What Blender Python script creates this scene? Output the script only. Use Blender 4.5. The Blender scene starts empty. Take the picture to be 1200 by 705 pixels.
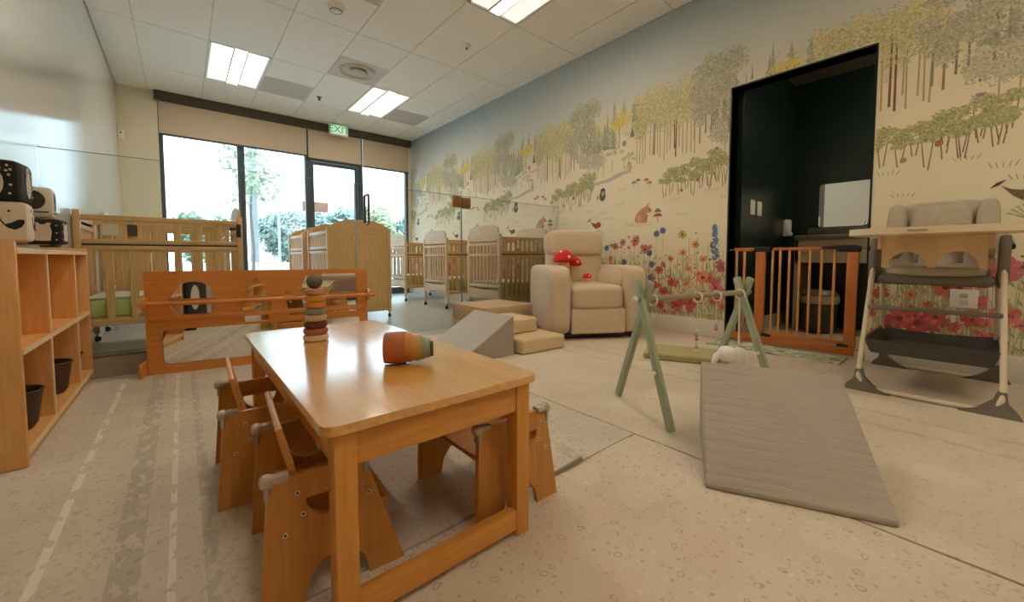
import bpy, bmesh, math, random
from mathutils import Vector, Matrix, geometry
R = math.radians
random.seed(7)
sc = bpy.context.scene
COL = sc.collection

# ------------------------------------------------------------------ camera
F_PX, HZ, PITCH, YAW, EYE = 462.0, 301.0, R(3.0), R(39.95), 0.757
cy = HZ + F_PX * math.tan(PITCH)
cd = bpy.data.cameras.new('camera'); cam = bpy.data.objects.new('camera', cd); COL.objects.link(cam)
cd.sensor_fit = 'HORIZONTAL'; cd.sensor_width = 36.0; cd.lens = 36.0 * F_PX / 1200.0
cd.shift_x = 0.0; cd.shift_y = -(352.5 - cy) / 1200.0
cd.clip_start = 0.05; cd.clip_end = 300
cam.location = (0, 0, EYE); cam.rotation_euler = (R(90) - PITCH, 0, -YAW)
sc.camera = cam
# ------------------------------------------------------------------ world, light, exposure
w = bpy.data.worlds.new('World'); sc.world = w; w.use_nodes = True
wn = w.node_tree.nodes; wn.clear()
bg = wn.new('ShaderNodeBackground'); wo = wn.new('ShaderNodeOutputWorld')
tcw = wn.new('ShaderNodeTexCoord'); sep = wn.new('ShaderNodeSeparateXYZ'); rmp = wn.new('ShaderNodeValToRGB')
rmp.color_ramp.elements[0].position = 0.0; rmp.color_ramp.elements[0].color = (0.71, 0.87, 1.0, 1)
rmp.color_ramp.elements[1].position = 0.8; rmp.color_ramp.elements[1].color = (0.58, 0.78, 1.0, 1)
w.node_tree.links.new(tcw.outputs['Generated'], sep.inputs[0]); w.node_tree.links.new(sep.outputs['Z'], rmp.inputs[0])
w.node_tree.links.new(rmp.outputs[0], bg.inputs[0]); w.node_tree.links.new(bg.outputs[0], wo.inputs[0])
bg.inputs[1].default_value = 3.5
LAMP = 29.0                      # radiance of the ceiling troffers
LAMP_COL = (1.0, 0.89, 0.72)
sc.view_settings.view_transform = 'Standard'; sc.view_settings.look = 'None'
sc.view_settings.gamma = 1.0; sc.view_settings.use_curve_mapping = False
sc.view_settings.exposure = 0.42
sc.cycles.max_bounces = 8; sc.cycles.diffuse_bounces = 5; sc.cycles.glossy_bounces = 4
sc.cycles.transparent_max_bounces = 16; sc.cycles.sample_clamp_indirect = 6.0
sc.cycles.caustics_reflective = False; sc.cycles.caustics_refractive = False

# ------------------------------------------------------------------ helpers
def s2l(c):
    return tuple(((v / 255) / 12.92 if v / 255 <= 0.04045 else ((v / 255 + 0.055) / 1.055) ** 2.4) for v in c)
MATS = {}
def newmat(name):
    m = bpy.data.materials.new(name); m.use_nodes = True; MATS[name] = m
    nt = m.node_tree; return m, nt, nt.nodes['Principled BSDF']
def noise_fac(nt, scale, stretch=(1, 1, 1), detail=3.0, coord='Object', rough=0.5):
    tc = nt.nodes.new('ShaderNodeTexCoord'); mp = nt.nodes.new('ShaderNodeMapping'); nz = nt.nodes.new('ShaderNodeTexNoise')
    mp.inputs['Scale'].default_value = stretch
    nt.links.new(tc.outputs[coord], mp.inputs[0]); nt.links.new(mp.outputs[0], nz.inputs['Vector'])
    nz.inputs['Scale'].default_value = scale; nz.inputs['Detail'].default_value = detail; nz.inputs['Roughness'].default_value = rough
    return nz.outputs['Fac']
def ramp(nt, fac, stops):
    r = nt.nodes.new('ShaderNodeValToRGB'); e = r.color_ramp.elements
    while len(e) < len(stops): e.new(0.5)
    for i, (p, c) in enumerate(stops):
        e[i].position = p; e[i].color = (*c, 1)
    nt.links.new(fac, r.inputs[0]); return r.outputs[0]
def bump(nt, b, fac, strength, dist=0.01):
    n = nt.nodes.new('ShaderNodeBump'); n.inputs['Strength'].default_value = strength; n.inputs['Distance'].default_value = dist
    nt.links.new(fac, n.inputs['Height']); nt.links.new(n.outputs[0], b.inputs['Normal'])
def M(name, rgb, rough=0.5, var=0.08, scale=6.0, metal=0.0, stretch=(1, 1, 1), bmp=0.0, bscale=None, spec=0.5, sheen=0.0):
    """plain painted / fabric / plastic: sRGB colour with a soft noise variation"""
    if name in MATS: return MATS[name]
    m, nt, b = newmat(name); c = s2l(rgb)
    f = noise_fac(nt, scale, stretch)
    lo = tuple(v * (1 - var) for v in c); hi = tuple(min(1, v * (1 + var)) for v in c)
    nt.links.new(ramp(nt, f, [(0.3, lo), (0.7, hi)]), b.inputs['Base Color'])
    b.inputs['Roughness'].default_value = rough; b.inputs['Metallic'].default_value = metal
    b.inputs['Specular IOR Level'].default_value = spec
    if sheen: b.inputs['Sheen Weight'].default_value = sheen
    if bmp: bump(nt, b, noise_fac(nt, bscale or scale * 20, stretch), bmp, 0.004)
    return m
def WOOD(name, a, c, rough=0.4, axis=2, scale=9.0):
    if name in MATS: return MATS[name]
    m, nt, b = newmat(name)
    st = [7.0, 7.0, 7.0]; st[axis] = 0.6
    f = noise_fac(nt, scale, tuple(st), 4.0, rough=0.6)
    nt.links.new(ramp(nt, f, [(0.28, s2l(a)), (0.5, tuple((x + y) / 2 for x, y in zip(s2l(a), s2l(c)))), (0.75, s2l(c))]), b.inputs['Base Color'])
    b.inputs['Roughness'].default_value = rough
    return m
def GLASS(name, tint=(0.93, 0.97, 0.95), refl=0.6):
    m = bpy.data.materials.new(name); m.use_nodes = True; nt = m.node_tree; nt.nodes.clear(); MATS[name] = m
    o = nt.nodes.new('ShaderNodeOutputMaterial'); mx = nt.nodes.new('ShaderNodeMixShader'); t = nt.nodes.new('ShaderNodeBsdfTransparent')
    g = nt.nodes.new('ShaderNodeBsdfGlossy'); fr = nt.nodes.new('ShaderNodeFresnel'); mu = nt.nodes.new('ShaderNodeMath'); mu.operation = 'MULTIPLY'
    fr.inputs[0].default_value = 1.3; mu.inputs[1].default_value = refl; g.inputs['Roughness'].default_value = 0.02
    t.inputs[0].default_value = (*tint, 1)
    nt.links.new(fr.outputs[0], mu.inputs[0]); nt.links.new(mu.outputs[0], mx.inputs[0]); nt.links.new(t.outputs[0], mx.inputs[1]); nt.links.new(g.outputs[0], mx.inputs[2])
    nt.links.new(mx.outputs[0], o.inputs[0]); return m
def EMIT(name, col, strength, base=(0.8, 0.8, 0.8)):
    m, nt, b = newmat(name)
    b.inputs['Base Color'].default_value = (*base, 1); b.inputs['Emission Color'].default_value = (*col, 1); b.inputs['Emission Strength'].default_value = strength
    return m

class MB:
    """collects shapes into one bmesh"""
    def __init__(s): s.bm = bmesh.new()
    def box(s, x0, x1, y0, y1, z0, z1, bev=0.0, seg=2, rot=None, piv=None):
        r = bmesh.ops.create_cube(s.bm, size=1.0)
        vs = r['verts']
        for v in vs: v.co = Vector((x0 + (v.co.x + .5) * (x1 - x0), y0 + (v.co.y + .5) * (y1 - y0), z0 + (v.co.z + .5) * (z1 - z0)))
        if bev > 0:
            es = list({e for v in vs for e in v.link_edges})
            q = bmesh.ops.bevel(s.bm, geom=es, offset=bev, segments=seg, profile=0.5, affect='EDGES')
            vs = list({v for f in q['faces'] for v in f.verts} | {v for v in vs if v.is_valid})
        if rot is not None:
            p = Vector(piv or ((x0 + x1) / 2, (y0 + y1) / 2, (z0 + z1) / 2))
            for v in vs: v.co = rot @ (v.co - p) + p
        return s
    def tube(s, pts, rad, seg=8, cap=True, closed=False):
        pts = [Vector(p) for p in pts]; n = len(pts); rings = []
        rads = rad if isinstance(rad, (list, tuple)) else [rad] * n
        prev = None
        for i, p in enumerate(pts):
            if closed: d = pts[(i + 1) % n] - pts[i - 1]
            elif i == 0: d = pts[1] - p
            elif i == n - 1: d = p - pts[i - 1]
            else: d = (pts[i + 1] - p).normalized() + (p - pts[i - 1]).normalized()
            d.normalize()
            a = Vector((0, 0, 1)) if abs(d.z) < 0.95 else Vector((1, 0, 0))
            if prev is not None: u = (prev - d * prev.dot(d)).normalized()
            else: u = d.cross(a).normalized()
            prev = u; v = d.cross(u)
            rings.append([s.bm.verts.new(p + (u * math.cos(k * 2 * math.pi / seg) + v * math.sin(k * 2 * math.pi / seg)) * rads[i]) for k in range(seg)])
        m = n if closed else n - 1
        for i in range(m):
            a, b = rings[i], rings[(i + 1) % n]
            for k in range(seg): s.bm.faces.new((a[k], a[(k + 1) % seg], b[(k + 1) % seg], b[k]))
        if cap and not closed:
            s.bm.faces.new(list(reversed(rings[0]))); s.bm.faces.new(rings[-1])
        return s
    def lathe(s, prof, seg=24, mat=None):
        mat = mat or Matrix.Identity(4); rings = []
        for r, z in prof:
            if r < 1e-6: rings.append([s.bm.verts.new(mat @ Vector((0, 0, z)))])
            else: rings.append([s.bm.verts.new(mat @ Vector((r * math.cos(k * 2 * math.pi / seg), r * math.sin(k * 2 * math.pi / seg), z))) for k in range(seg)])
        for a, b in zip(rings, rings[1:]):
            for k in range(seg):
                f = [a[k % len(a)], a[(k + 1) % len(a)], b[(k + 1) % len(b)], b[k % len(b)]]
                f = list(dict.fromkeys(f))
                if len(f) > 2: s.bm.faces.new(f)
        return s
    def plate(s, outer, holes, w0, w1, fn):
        """flat board with holes; (u, v) outline, thickness w0..w1, fn(u, v, w) -> xyz"""
        loops = [outer] + list(holes)
        tri = geometry.tessellate_polygon([[Vector((u, v, 0)) for u, v in l] for l in loops])
        flat = [p for l in loops for p in l]
        A = [s.bm.verts.new(fn(u, v, w0)) for u, v in flat]; B = [s.bm.verts.new(fn(u, v, w1)) for u, v in flat]
        for t in tri:
            try:
                s.bm.faces.new([A[i] for i in t]); s.bm.faces.new([B[i] for i in reversed(t)])
            except ValueError: pass
        k = 0
        for l in loops:
            n = len(l)
            for i in range(n):
                a, b = k + i, k + (i + 1) % n
                s.bm.faces.new((A[a], A[b], B[b], B[a]))
            k += n
        return s
    def sbox(s, cx, cy_, cz, sx, sy, sz, p=5.0, n=6, rot=None):
        """soft, cushion-like box (super-ellipsoid)"""
        N = n + 1; cache = {}
        def vert(c):
            k = tuple(round(q, 5) for q in c)
            if k not in cache:
                c = Vector(c); L = (abs(c.x) ** p + abs(c.y) ** p + abs(c.z) ** p) ** (1 / p); c = c / L
                c = Vector((c.x * sx / 2, c.y * sy / 2, c.z * sz / 2))
                if rot is not None: c = rot @ c
                cache[k] = s.bm.verts.new(c + Vector((cx, cy_, cz)))
            return cache[k]
        g_ = lambda i: math.copysign(abs(-1 + 2 * i / N) ** .8, -1 + 2 * i / N)
        for axis in range(3):
            for sg in (-1, 1):
                for i in range(N):
                    for j in range(N):
                        q = []
                        for (di, dj) in ((0, 0), (1, 0), (1, 1), (0, 1)):
                            uv = [g_(i + di), g_(j + dj)]; uv.insert(axis, sg); q.append(vert(uv))
                        s.bm.faces.new(q if sg > 0 else q[::-1])
        return s
    def mesh(s, name, smooth=True, angle=40):
        bmesh.ops.recalc_face_normals(s.bm, faces=s.bm.faces)
        me = bpy.data.meshes.new(name); s.bm.to_mesh(me); s.bm.free()
        if smooth:
            me.polygons.foreach_set('use_smooth', [True] * len(me.polygons)); me.set_sharp_from_angle(angle=R(angle))
        return me
    def build(s, name, mat, parent=None, loc=(0, 0, 0), rot=(0, 0, 0), smooth=True, angle=40):
        return link(name, s.mesh(name, smooth, angle), mat, parent, loc, rot)
def link(name, me, mat, parent=None, loc=(0, 0, 0), rot=(0, 0, 0)):
    if mat is not None and not me.materials: me.materials.append(mat)
    o = bpy.data.objects.new(name, me); COL.objects.link(o); o.location = loc; o.rotation_euler = rot
    if parent is not None: o.parent = parent
    return o
def thing(name, label, cat, loc=(0, 0, 0), rz=0.0, group=None):
    o = bpy.data.objects.new(name, None); COL.objects.link(o); o.empty_display_size = 0.05
    o.location = loc; o.rotation_euler = (0, 0, rz); return tag(o, label, cat, group)
def tag(o, label, cat, group=None):
    o['label'] = label; o['category'] = cat
    if group: o['group'] = group
    return o
def struct(o, label=None, cat=None):
    o['kind'] = 'structure'
    if label: o['label'] = label
    if cat: o['category'] = cat
    return o
def sempty(name, label, cat):
    o = bpy.data.objects.new(name, None); COL.objects.link(o); return struct(o, label, cat)
def ell(cx, cy_, rx, ry, n=20, a0=0.0, a1=2 * math.pi):
    full = abs(a1 - a0 - 2 * math.pi) < 1e-6
    m = n if full else n - 1
    return [(cx + rx * math.cos(a0 + (a1 - a0) * i / m), cy_ + ry * math.sin(a0 + (a1 - a0) * i / m)) for i in range(n)]
def rrect(x0, x1, y0, y1, r, n=5):
    P = []
    for cx, cy_, a in ((x1 - r, y1 - r, 0), (x0 + r, y1 - r, 90), (x0 + r, y0 + r, 180), (x1 - r, y0 + r, 270)):
        P += [(cx + r * math.cos(R(a + 90 * i / n)), cy_ + r * math.sin(R(a + 90 * i / n))) for i in range(n + 1)]
    return P
XZ = lambda y0: (lambda u, v, w_: (u, y0 + w_, v))
YZ = lambda x0: (lambda u, v, w_: (x0 + w_, u, v))
XY = lambda z0: (lambda u, v, w_: (u, v, z0 + w_))

# ------------------------------------------------------------------ materials
beech = lambda ax: WOOD('beech_%d' % ax, (202, 134, 54), (224, 162, 80), 0.38, ax)
maple = lambda ax: WOOD('maple_%d' % ax, (208, 160, 98), (232, 194, 138), 0.42, ax)
palem = lambda ax: WOOD('pale_maple_%d' % ax, (214, 184, 146), (236, 212, 180), 0.45, ax)
ply = lambda ax: WOOD('birch_ply_%d' % ax, (186, 124, 54), (208, 150, 78), 0.36, ax)
amber = lambda ax: WOOD('amber_wood_%d' % ax, (204, 126, 56), (222, 148, 74), 0.36, ax)
gatew = lambda ax: WOOD('gate_wood_%d' % ax, (186, 102, 44), (204, 122, 60), 0.36, ax)
white_plastic = M('white_plastic', (236, 232, 222), 0.35, 0.02)
dark_metal = M('dark_metal', (52, 50, 48), 0.4, 0.1, metal=0.6)
black_plastic = M('black_plastic', (26, 25, 25), 0.4, 0.1)
steel = M('steel', (150, 148, 142), 0.3, 0.05, metal=0.9)
bronze = M('bronze', (150, 112, 66), 0.35, 0.08, metal=0.7)
clear_plastic = M('clear_plastic', (232, 212, 184), .22, .05); clear_plastic.node_tree.nodes['Principled BSDF'].inputs['Transmission Weight'].default_value = .4
glass = GLASS('partition_glass', (0.955, 0.975, 0.965), 0.75)
win_glass = GLASS('window_glass', (0.96, 0.985, 0.99), 0.7)
cream_paint = M('cream_paint', (228, 218, 194), 0.5, 0.015, 2.0)
left_paint = M('pale_satin_paint', (208, 211, 206), 0.15, 0.012, 2.0)
trim_white = M('trim_white', (222, 214, 200), 0.45, 0.02)
green_paint = M('dark_green_paint', (20, 36, 28), 0.28, 0.06, 2.0)
frame_grey = M('storefront_metal', (72, 82, 88), 0.4, 0.04, metal=0.3)
shade_fabric = M('shade_fabric', (206, 188, 164), 0.8, 0.02, 40.0)
header_dark = M('header_dark', (76, 68, 56), 0.55, 0.05)
tile_mat = M('ceiling_tile', (248, 243, 232), 0.85, 0.02, 8.0, bmp=0.15, bscale=260)
tee_mat = M('ceiling_tee', (226, 216, 196), 0.6, 0.02)
vinyl = M('vinyl_floor', (196, 196, 190), 0.3, 0.03, 3.0)

# ------------------------------------------------------------------ room shell
XL, XR, YB, YF, ZC = -0.634, 3.83, 7.95, -2.3, 3.21
DY0, DY1, DZ = 0.545, 1.50, 2.258         # bathroom doorway in the mural wall
WX0, WX1 = -0.20, 3.77                    # window wall opening
FZ = -0.012                               # vinyl level (mats bring the play area up to z = 0)
fl = MB().box(XL - .15, 6.3, YF - .15, YB + .2, FZ - .1, FZ).build('floor', vinyl); struct(fl, 'pale grey vinyl floor under the cribs and mats', 'floor')
wl = MB().box(XL - .15, XL, YF, YB, FZ, ZC + .1).build('wall_left', left_paint); struct(wl)
wf = MB().box(XL - .15, XR + .15, YF - .15, YF, FZ, ZC + .1).build('wall_front', cream_paint); struct(wf)
wb = sempty('wall_back', 'cream wall beside the storefront windows', 'wall')
MB().box(XL, WX0, YB, YB + .15, FZ, ZC + .1).build('wall_panel', cream_paint, wb)
MB().box(WX1, XR + .1, YB, YB + .15, FZ, ZC + .1).build('wall_panel', cream_paint, wb)
MB().box(WX0, WX1, YB, YB + .15, 3.19, ZC + .1).build('wall_header', header_dark, wb)
# mural wall base: printed paper, blue-grey at the top to cream below
m_mural, nt, b = newmat('mural_paper')
tc = nt.nodes.new('ShaderNodeTexCoord'); sp = nt.nodes.new('ShaderNodeSeparateXYZ'); nt.links.new(tc.outputs['Object'], sp.inputs[0])
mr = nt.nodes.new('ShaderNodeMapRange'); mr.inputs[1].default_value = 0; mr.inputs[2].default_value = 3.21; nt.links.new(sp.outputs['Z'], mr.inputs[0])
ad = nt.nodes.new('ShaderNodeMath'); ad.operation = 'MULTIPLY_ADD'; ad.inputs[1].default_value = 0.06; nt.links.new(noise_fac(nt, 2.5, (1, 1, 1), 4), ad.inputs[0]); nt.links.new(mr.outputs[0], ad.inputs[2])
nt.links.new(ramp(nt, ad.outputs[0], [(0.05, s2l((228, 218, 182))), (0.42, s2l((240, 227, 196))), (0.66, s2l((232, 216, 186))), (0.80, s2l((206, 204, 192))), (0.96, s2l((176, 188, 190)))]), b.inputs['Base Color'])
b.inputs['Roughness'].default_value = 0.7
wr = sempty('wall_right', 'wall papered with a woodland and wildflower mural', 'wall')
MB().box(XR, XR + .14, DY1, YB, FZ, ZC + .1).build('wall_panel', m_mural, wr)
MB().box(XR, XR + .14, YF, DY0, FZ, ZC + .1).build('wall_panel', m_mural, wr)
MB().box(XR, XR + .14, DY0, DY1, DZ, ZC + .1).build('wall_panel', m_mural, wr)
jm = MB(); jm.box(XR - .004, XR + .145, DY1, DY1 + .012, FZ, DZ + .012).box(XR - .004, XR + .145, DY0 - .012, DY0, FZ, DZ + .012).box(XR - .004, XR + .145, DY0, DY1, DZ, DZ + .012)
jm.build('doorway_lining', green_paint, wr)
bb = MB(); bb.box(XR - .014, XR, DY1 + .012, YB, FZ, .155, .004).box(XR - .014, XR, YF, DY0 - .012, FZ, .155, .004)
struct(bb.build('baseboard_right', trim_white))
struct(MB().box(XL, XL + .012, 3.7, YB, FZ, .10, .003).build('baseboard_left', trim_white))

# ------------------------------------------------------------------ ceiling: slab, tees, tiles
ce = sempty('ceiling', 'suspended ceiling of large cream tiles', 'ceiling')
MB().box(XL - .15, XR + .15, YF - .15, YB + .15, ZC + .02, ZC + .12).build('slab', tee_mat, ce)
gx = [-0.301, .32, .941, 1.562, 2.183, 2.804, 3.425]
gy = [6.94 - 1.22 * k for k in range(8)]
gxs = [XL] + gx + [XR]; gys = sorted([YB] + gy + [YF])
for x in gx: MB().box(x - .012, x + .012, YF, YB, ZC, ZC + .02).build('grid_tee', tee_mat, ce)
for y in gy: MB().box(XL, XR, y - .012, y + .012, ZC - .001, ZC + .02).build('grid_tee', tee_mat, ce)
LIGHT_CELLS = {(0.32, 5.72), (2.183, 5.72), (2.183, 2.06), (0.32, 2.06), (0.32, -1.60), (2.183, -1.60)}
HALF = {(0.941, 5.72): 'far', (2.804, 5.72): 'far', (1.562, 4.50): 'far', (0.941, 3.28): 'near'}    # 2 x 2 grille shares the cell with a half tile
cells = {}; tcache = {}
def tile(x0, x1, y0, y1):
    k = (round(x1 - x0, 3), round(y1 - y0, 3))
    if k not in tcache: tcache[k] = MB().box(-k[0] / 2, k[0] / 2, -k[1] / 2, k[1] / 2, 0, .02).mesh('ceiling_tile', False)
    link('ceiling_tile', tcache[k], tile_mat, ce, ((x0 + x1) / 2, (y0 + y1) / 2, ZC - .008))
g = .0055
for i in range(len(gxs) - 1):
    for j in range(len(gys) - 1):
        x0, x1, y0, y1 = gxs[i] + g, gxs[i + 1] - g, gys[j] + g, gys[j + 1] - g
        key = None
        for (a, c) in list(LIGHT_CELLS) + list(HALF):
            if abs(a - gxs[i]) < .01 and abs(c - gys[j]) < .01: key = (a, c)
        if key in LIGHT_CELLS: continue
        if key in HALF:
            ym = (gys[j] + gys[j + 1]) / 2
            if HALF[key] == 'far': tile(x0, x1, y0, ym - .004)
            else: tile(x0, x1, ym + .004, y1)
            continue
        tile(x0, x1, y0, y1)
# troffers
lens_mat = EMIT('troffer_lens', (1.0, 0.95, 0.86), .62); basket_mat = EMIT('troffer_basket', LAMP_COL, LAMP)
where = {(0.32, 5.72): 'over the slatted crib by the pale wall', (2.183, 5.72): 'near the mural wall, above the storefront door', (2.183, 2.06): 'nearest the viewer, above the armchair'}
for (a, c) in sorted(LIGHT_CELLS):
    lab = 'recessed ceiling light with ribbed lens ' + where.get((a, c), ('behind the viewer on the pale wall side' if a < 1 else 'behind the viewer on the mural side') if c < 0 else 'above the child table')
    t = thing('ceiling_light', lab, 'ceiling light', (a + .3105, c + .61, ZC), group='recessed ceiling lights')
    hx, hy = .3, .6
    f = MB(); f.box(-hx, hx, -hy, -hy + .018, -.01, .015).box(-hx, hx, hy - .018, hy, -.01, .015).box(-hx, -hx + .018, -hy, hy, -.01, .015).box(hx - .018, hx, -hy, hy, -.01, .015)
    f.build('frame', white_plastic, t)
    for s_ in (-1, 1):
        x0, x1 = sorted((s_ * .07, s_ * (hx - .02)))
        MB().plate([(x0, -.004 if s_ < 0 else 0.006), (x1, .006 if s_ < 0 else -.004), (x1, .016), (x0, .016)][::1], [], -hy + .02, hy - .02, lambda u, v, w_: (u, w_, v)).build('lens', lens_mat, t, smooth=False)
        MB().box(s_ * .065 - .006, s_ * .065 + .006, -hy + .02, hy - .02, -.012, .01).build('divider', M('divider_grey', (150, 138, 116), .5), t)
    MB().box(-.057, .057, -hy + .02, hy - .02, -.006, .012).build('basket', basket_mat, t, smooth=False)
# grilles and diffuser
grille_mat = M('grille_grey', (208, 200, 184), 0.6, 0.03, 60)
for (a, c, lab) in ((.941, 6.33, 'square perforated ceiling return grille next to the light by the pale wall'), (2.804, 6.33, 'square perforated ceiling return grille next to the mural wall'), (.941, 3.28, 'square ceiling grille cut by the top edge of the picture')):
    t = thing('ceiling_grille', lab, 'vent', (a + .31, c + .305, ZC), group='ceiling grilles')
    MB().box(-.298, .298, -.298, .298, -.008, .01).build('panel', grille_mat, t)
    for k in range(9):
        MB().box(-.28, .28, -.27 + k * .065, -.262 + k * .065, -.011, -.007).build('louvre', M('grille_line', (192, 184, 166), .6), t)
t = thing('air_diffuser', 'square ceiling air diffuser with a dusty round centre', 'vent', (1.8725, 5.415, ZC))
MB().box(-.298, .298, -.298, .298, -.006, .012).build('panel', M('diffuser', (208, 198, 178), .6, .02), t)
MB().lathe([(0, -.035), (.10, -.033), (.12, -.026), (.0, -.02)], 28).build('plaque', M('diffuser_dust', (204, 192, 168), .7, .1, 10), t)
for r_ in (.19, .225): MB().lathe([(r_ - .02, -.006), (r_ - .012, -.02), (r_, -.022), (r_ + .006, -.006)], 32).build('ring', M('diffuser_ring', (214, 204, 186), .6), t)
t = thing('smoke_detector', 'round white smoke detector on the ceiling near its top edge', 'smoke detector', (1.243, 4.17, ZC - .008))
MB().lathe([(0, -.045), (.04, -.045), (.062, -.03), (.075, -.012), (.08, 0), (0, 0)], 24).build('body', white_plastic, t)
MB().lathe([(.05, -.044), (.058, -.038), (.05, -.032)], 24).build('vent_ring', M('detector_grey', (150, 144, 132), .6), t)
t = thing('sprinkler_head', 'small white domed sprinkler cover between two ceiling lights', 'sprinkler', (2.612, 3.933, ZC - .008))
MB().lathe([(0, -.03), (.03, -.028), (.045, -.01), (.055, 0), (0, 0)], 20).build('cover', white_plastic, t)
MB().lathe([(0, -.05), (.012, -.05), (.012, -.028), (0, -.028)], 12).build('nozzle', steel, t)
t = thing('sprinkler_head', 'tiny dark sprinkler head on the ceiling near the exit sign', 'sprinkler', (1.70, 6.63, ZC - .008))
MB().lathe([(0, -.03), (.016, -.03), (.02, -.006), (.04, 0), (0, 0)], 14).build('cover', M('sprinkler_dark', (120, 110, 94), .5), t)
MB().lathe([(0, -.045), (.02, -.045), (.02, -.04), (.006, -.038), (.006, -.03), (0, -.03)], 14).build('nozzle', dark_metal, t)

# ------------------------------------------------------------------ storefront windows, door, shades
ZH = 3.17
XM = [WX0, .813, 1.826, 2.765, WX1]
def pane_set(name, label, x0, x1, zt):
    wi = sempty(name, label, 'window')
    for (a, b2, c, d) in ((x0, x0 + .05, FZ, zt), (x1 - .05, x1, FZ, zt), (x0 + .05, x1 - .05, zt - .05, zt), (x0 + .05, x1 - .05, FZ, .12)):
        MB().box(a, b2, YB + .02, YB + .12, c, d, .004, 1).build('window_frame', frame_grey, wi)
    MB().box(x0 + .05, x1 - .05, YB + .06, YB + .068, .12, zt - .05).build('pane', win_glass, wi, smooth=False)
    return wi
pane_set('window_1', 'tall storefront window with the street tree behind it', XM[0], XM[1], 3.19)
pane_set('window_2', 'tall storefront window showing the utility pole', XM[1], XM[2], 3.19)
pane_set('window_3', 'tall storefront window next to the mural wall', XM[3], XM[4], 3.19)
wt = sempty('window_4', 'transom window above the storefront door', 'window')
for (a, b2, c, d) in ((XM[2], XM[2] + .05, FZ, 3.19), (XM[3] - .05, XM[3], FZ, 3.19), (XM[2] + .05, XM[3] - .05, 2.525, 2.59), (XM[2] + .05, XM[3] - .05, 3.14, 3.19)):
    MB().box(a, b2, YB + .015, YB + .125, c, d, .004, 1).build('window_frame', frame_grey, wt)
MB().box(XM[2] + .05, XM[3] - .05, YB + .06, YB + .068, 2.59, 3.14).build('pane', win_glass, wt, smooth=False)
d1 = sempty('door_1', 'glazed metal storefront door beneath the exit sign', 'door')
dx0, dx1 = XM[2] + .058, XM[3] - .058
for (a, b2, c, d) in ((dx0, dx0 + .04, .0, 2.515), (dx1 - .04, dx1, .0, 2.515), (dx0 + .04, dx1 - .04, 2.46, 2.515), (dx0 + .04, dx1 - .04, 0, .22)):
    MB().box(a, b2, YB + .04, YB + .09, c, d, .004, 1).build('door_frame', frame_grey, d1)
MB().box(dx0 + .04, dx1 - .04, YB + .06, YB + .068, .22, 2.46).build('pane', win_glass, d1, smooth=False)
MB().tube([(dx0 + .07, YB + .02, 1.02), (dx1 - .07, YB + .02, 1.02)], .016).build('push_bar', frame_grey, d1)
MB().box(WX0 - .03, WX1 + .03, YB - .1, YB - .002, 3.075, ZC - .01, .006, 1).build('trim_1', header_dark); struct(bpy.data.objects['trim_1'], 'long dark valance above the window shades', 'valance')
for (a, c, zb, lab) in ((WX0 + .01, 1.795, 2.585, 'widest beige roller shade, over the window pair by the pale wall'), (1.825, 2.765, 2.55, 'middle beige roller shade, above the storefront door'), (2.795, 3.755, 2.54, 'beige roller shade next to the mural wall')):
    t = thing('roller_shade', lab, 'shade', ((a + c) / 2, YB - .04, zb), group='window roller shades')
    h = (c - a) / 2
    MB().box(-h, h, -.002, .002, .0, 3.07 - zb).build('fabric', shade_fabric, t, smooth=False)
    MB().box(-h, h, -.008, .008, -.02, .012, .004, 1).build('hem_bar', M('hem_bar', (66, 74, 80), .5), t)
    MB().tube([(-h + .01, .005, 3.07 - zb + .01), (h - .01, .005, 3.07 - zb + .01)], .02, 10).build('roller_tube', M('tube_dark', (80, 72, 62), .5), t)
# exit sign
t = thing('exit_sign', 'green lettered exit sign hanging from the ceiling by the windows', 'sign', (2.30, 7.72, 2.985))
MB().box(-.165, .165, -.03, .03, 0, .2, .012, 2).build('housing', M('sign_housing', (232, 232, 214), .4, .02), t)
MB().box(-.14, .14, -.033, -.029, .02, .18).build('face', EMIT('sign_face', (0.72, 1.0, 0.70), .40, (.4, .5, .38)), t, smooth=False)
MB().box(-.05, .05, -.03, .03, .2, .217).build('canopy', white_plastic, t)
fc = bpy.data.curves.new('exit_text', 'FONT'); fc.body = 'EXIT'; fc.size = .175; fc.align_x = 'CENTER'; fc.align_y = 'CENTER'; fc.extrude = .002
fo = bpy.data.objects.new('exit_text', fc); COL.objects.link(fo); bpy.context.view_layer.update()
me = bpy.data.meshes.new_from_object(fo.evaluated_get(bpy.context.evaluated_depsgraph_get())); bpy.data.objects.remove(fo)
me.materials.clear(); link('lettering', me, EMIT('exit_green', (0.0, 0.42, 0.12), .5, (.0, .2, .05)), t, (0, -.036, .1), (R(90), 0, 0))
t = thing('wall_sensor', 'small white sensor box high on the cream back wall', 'sensor', (-.60, YB, 2.5))
MB().box(-.03, .03, -.03, 0, -.07, .07, .008).build('case', white_plastic, t); MB().lathe([(0, .008), (.008, .006), (.01, 0), (0, 0)], 10, Matrix.Translation((0, -.03, .02)) @ Matrix.Rotation(R(90), 4, 'X')).build('lens', black_plastic, t)

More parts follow.
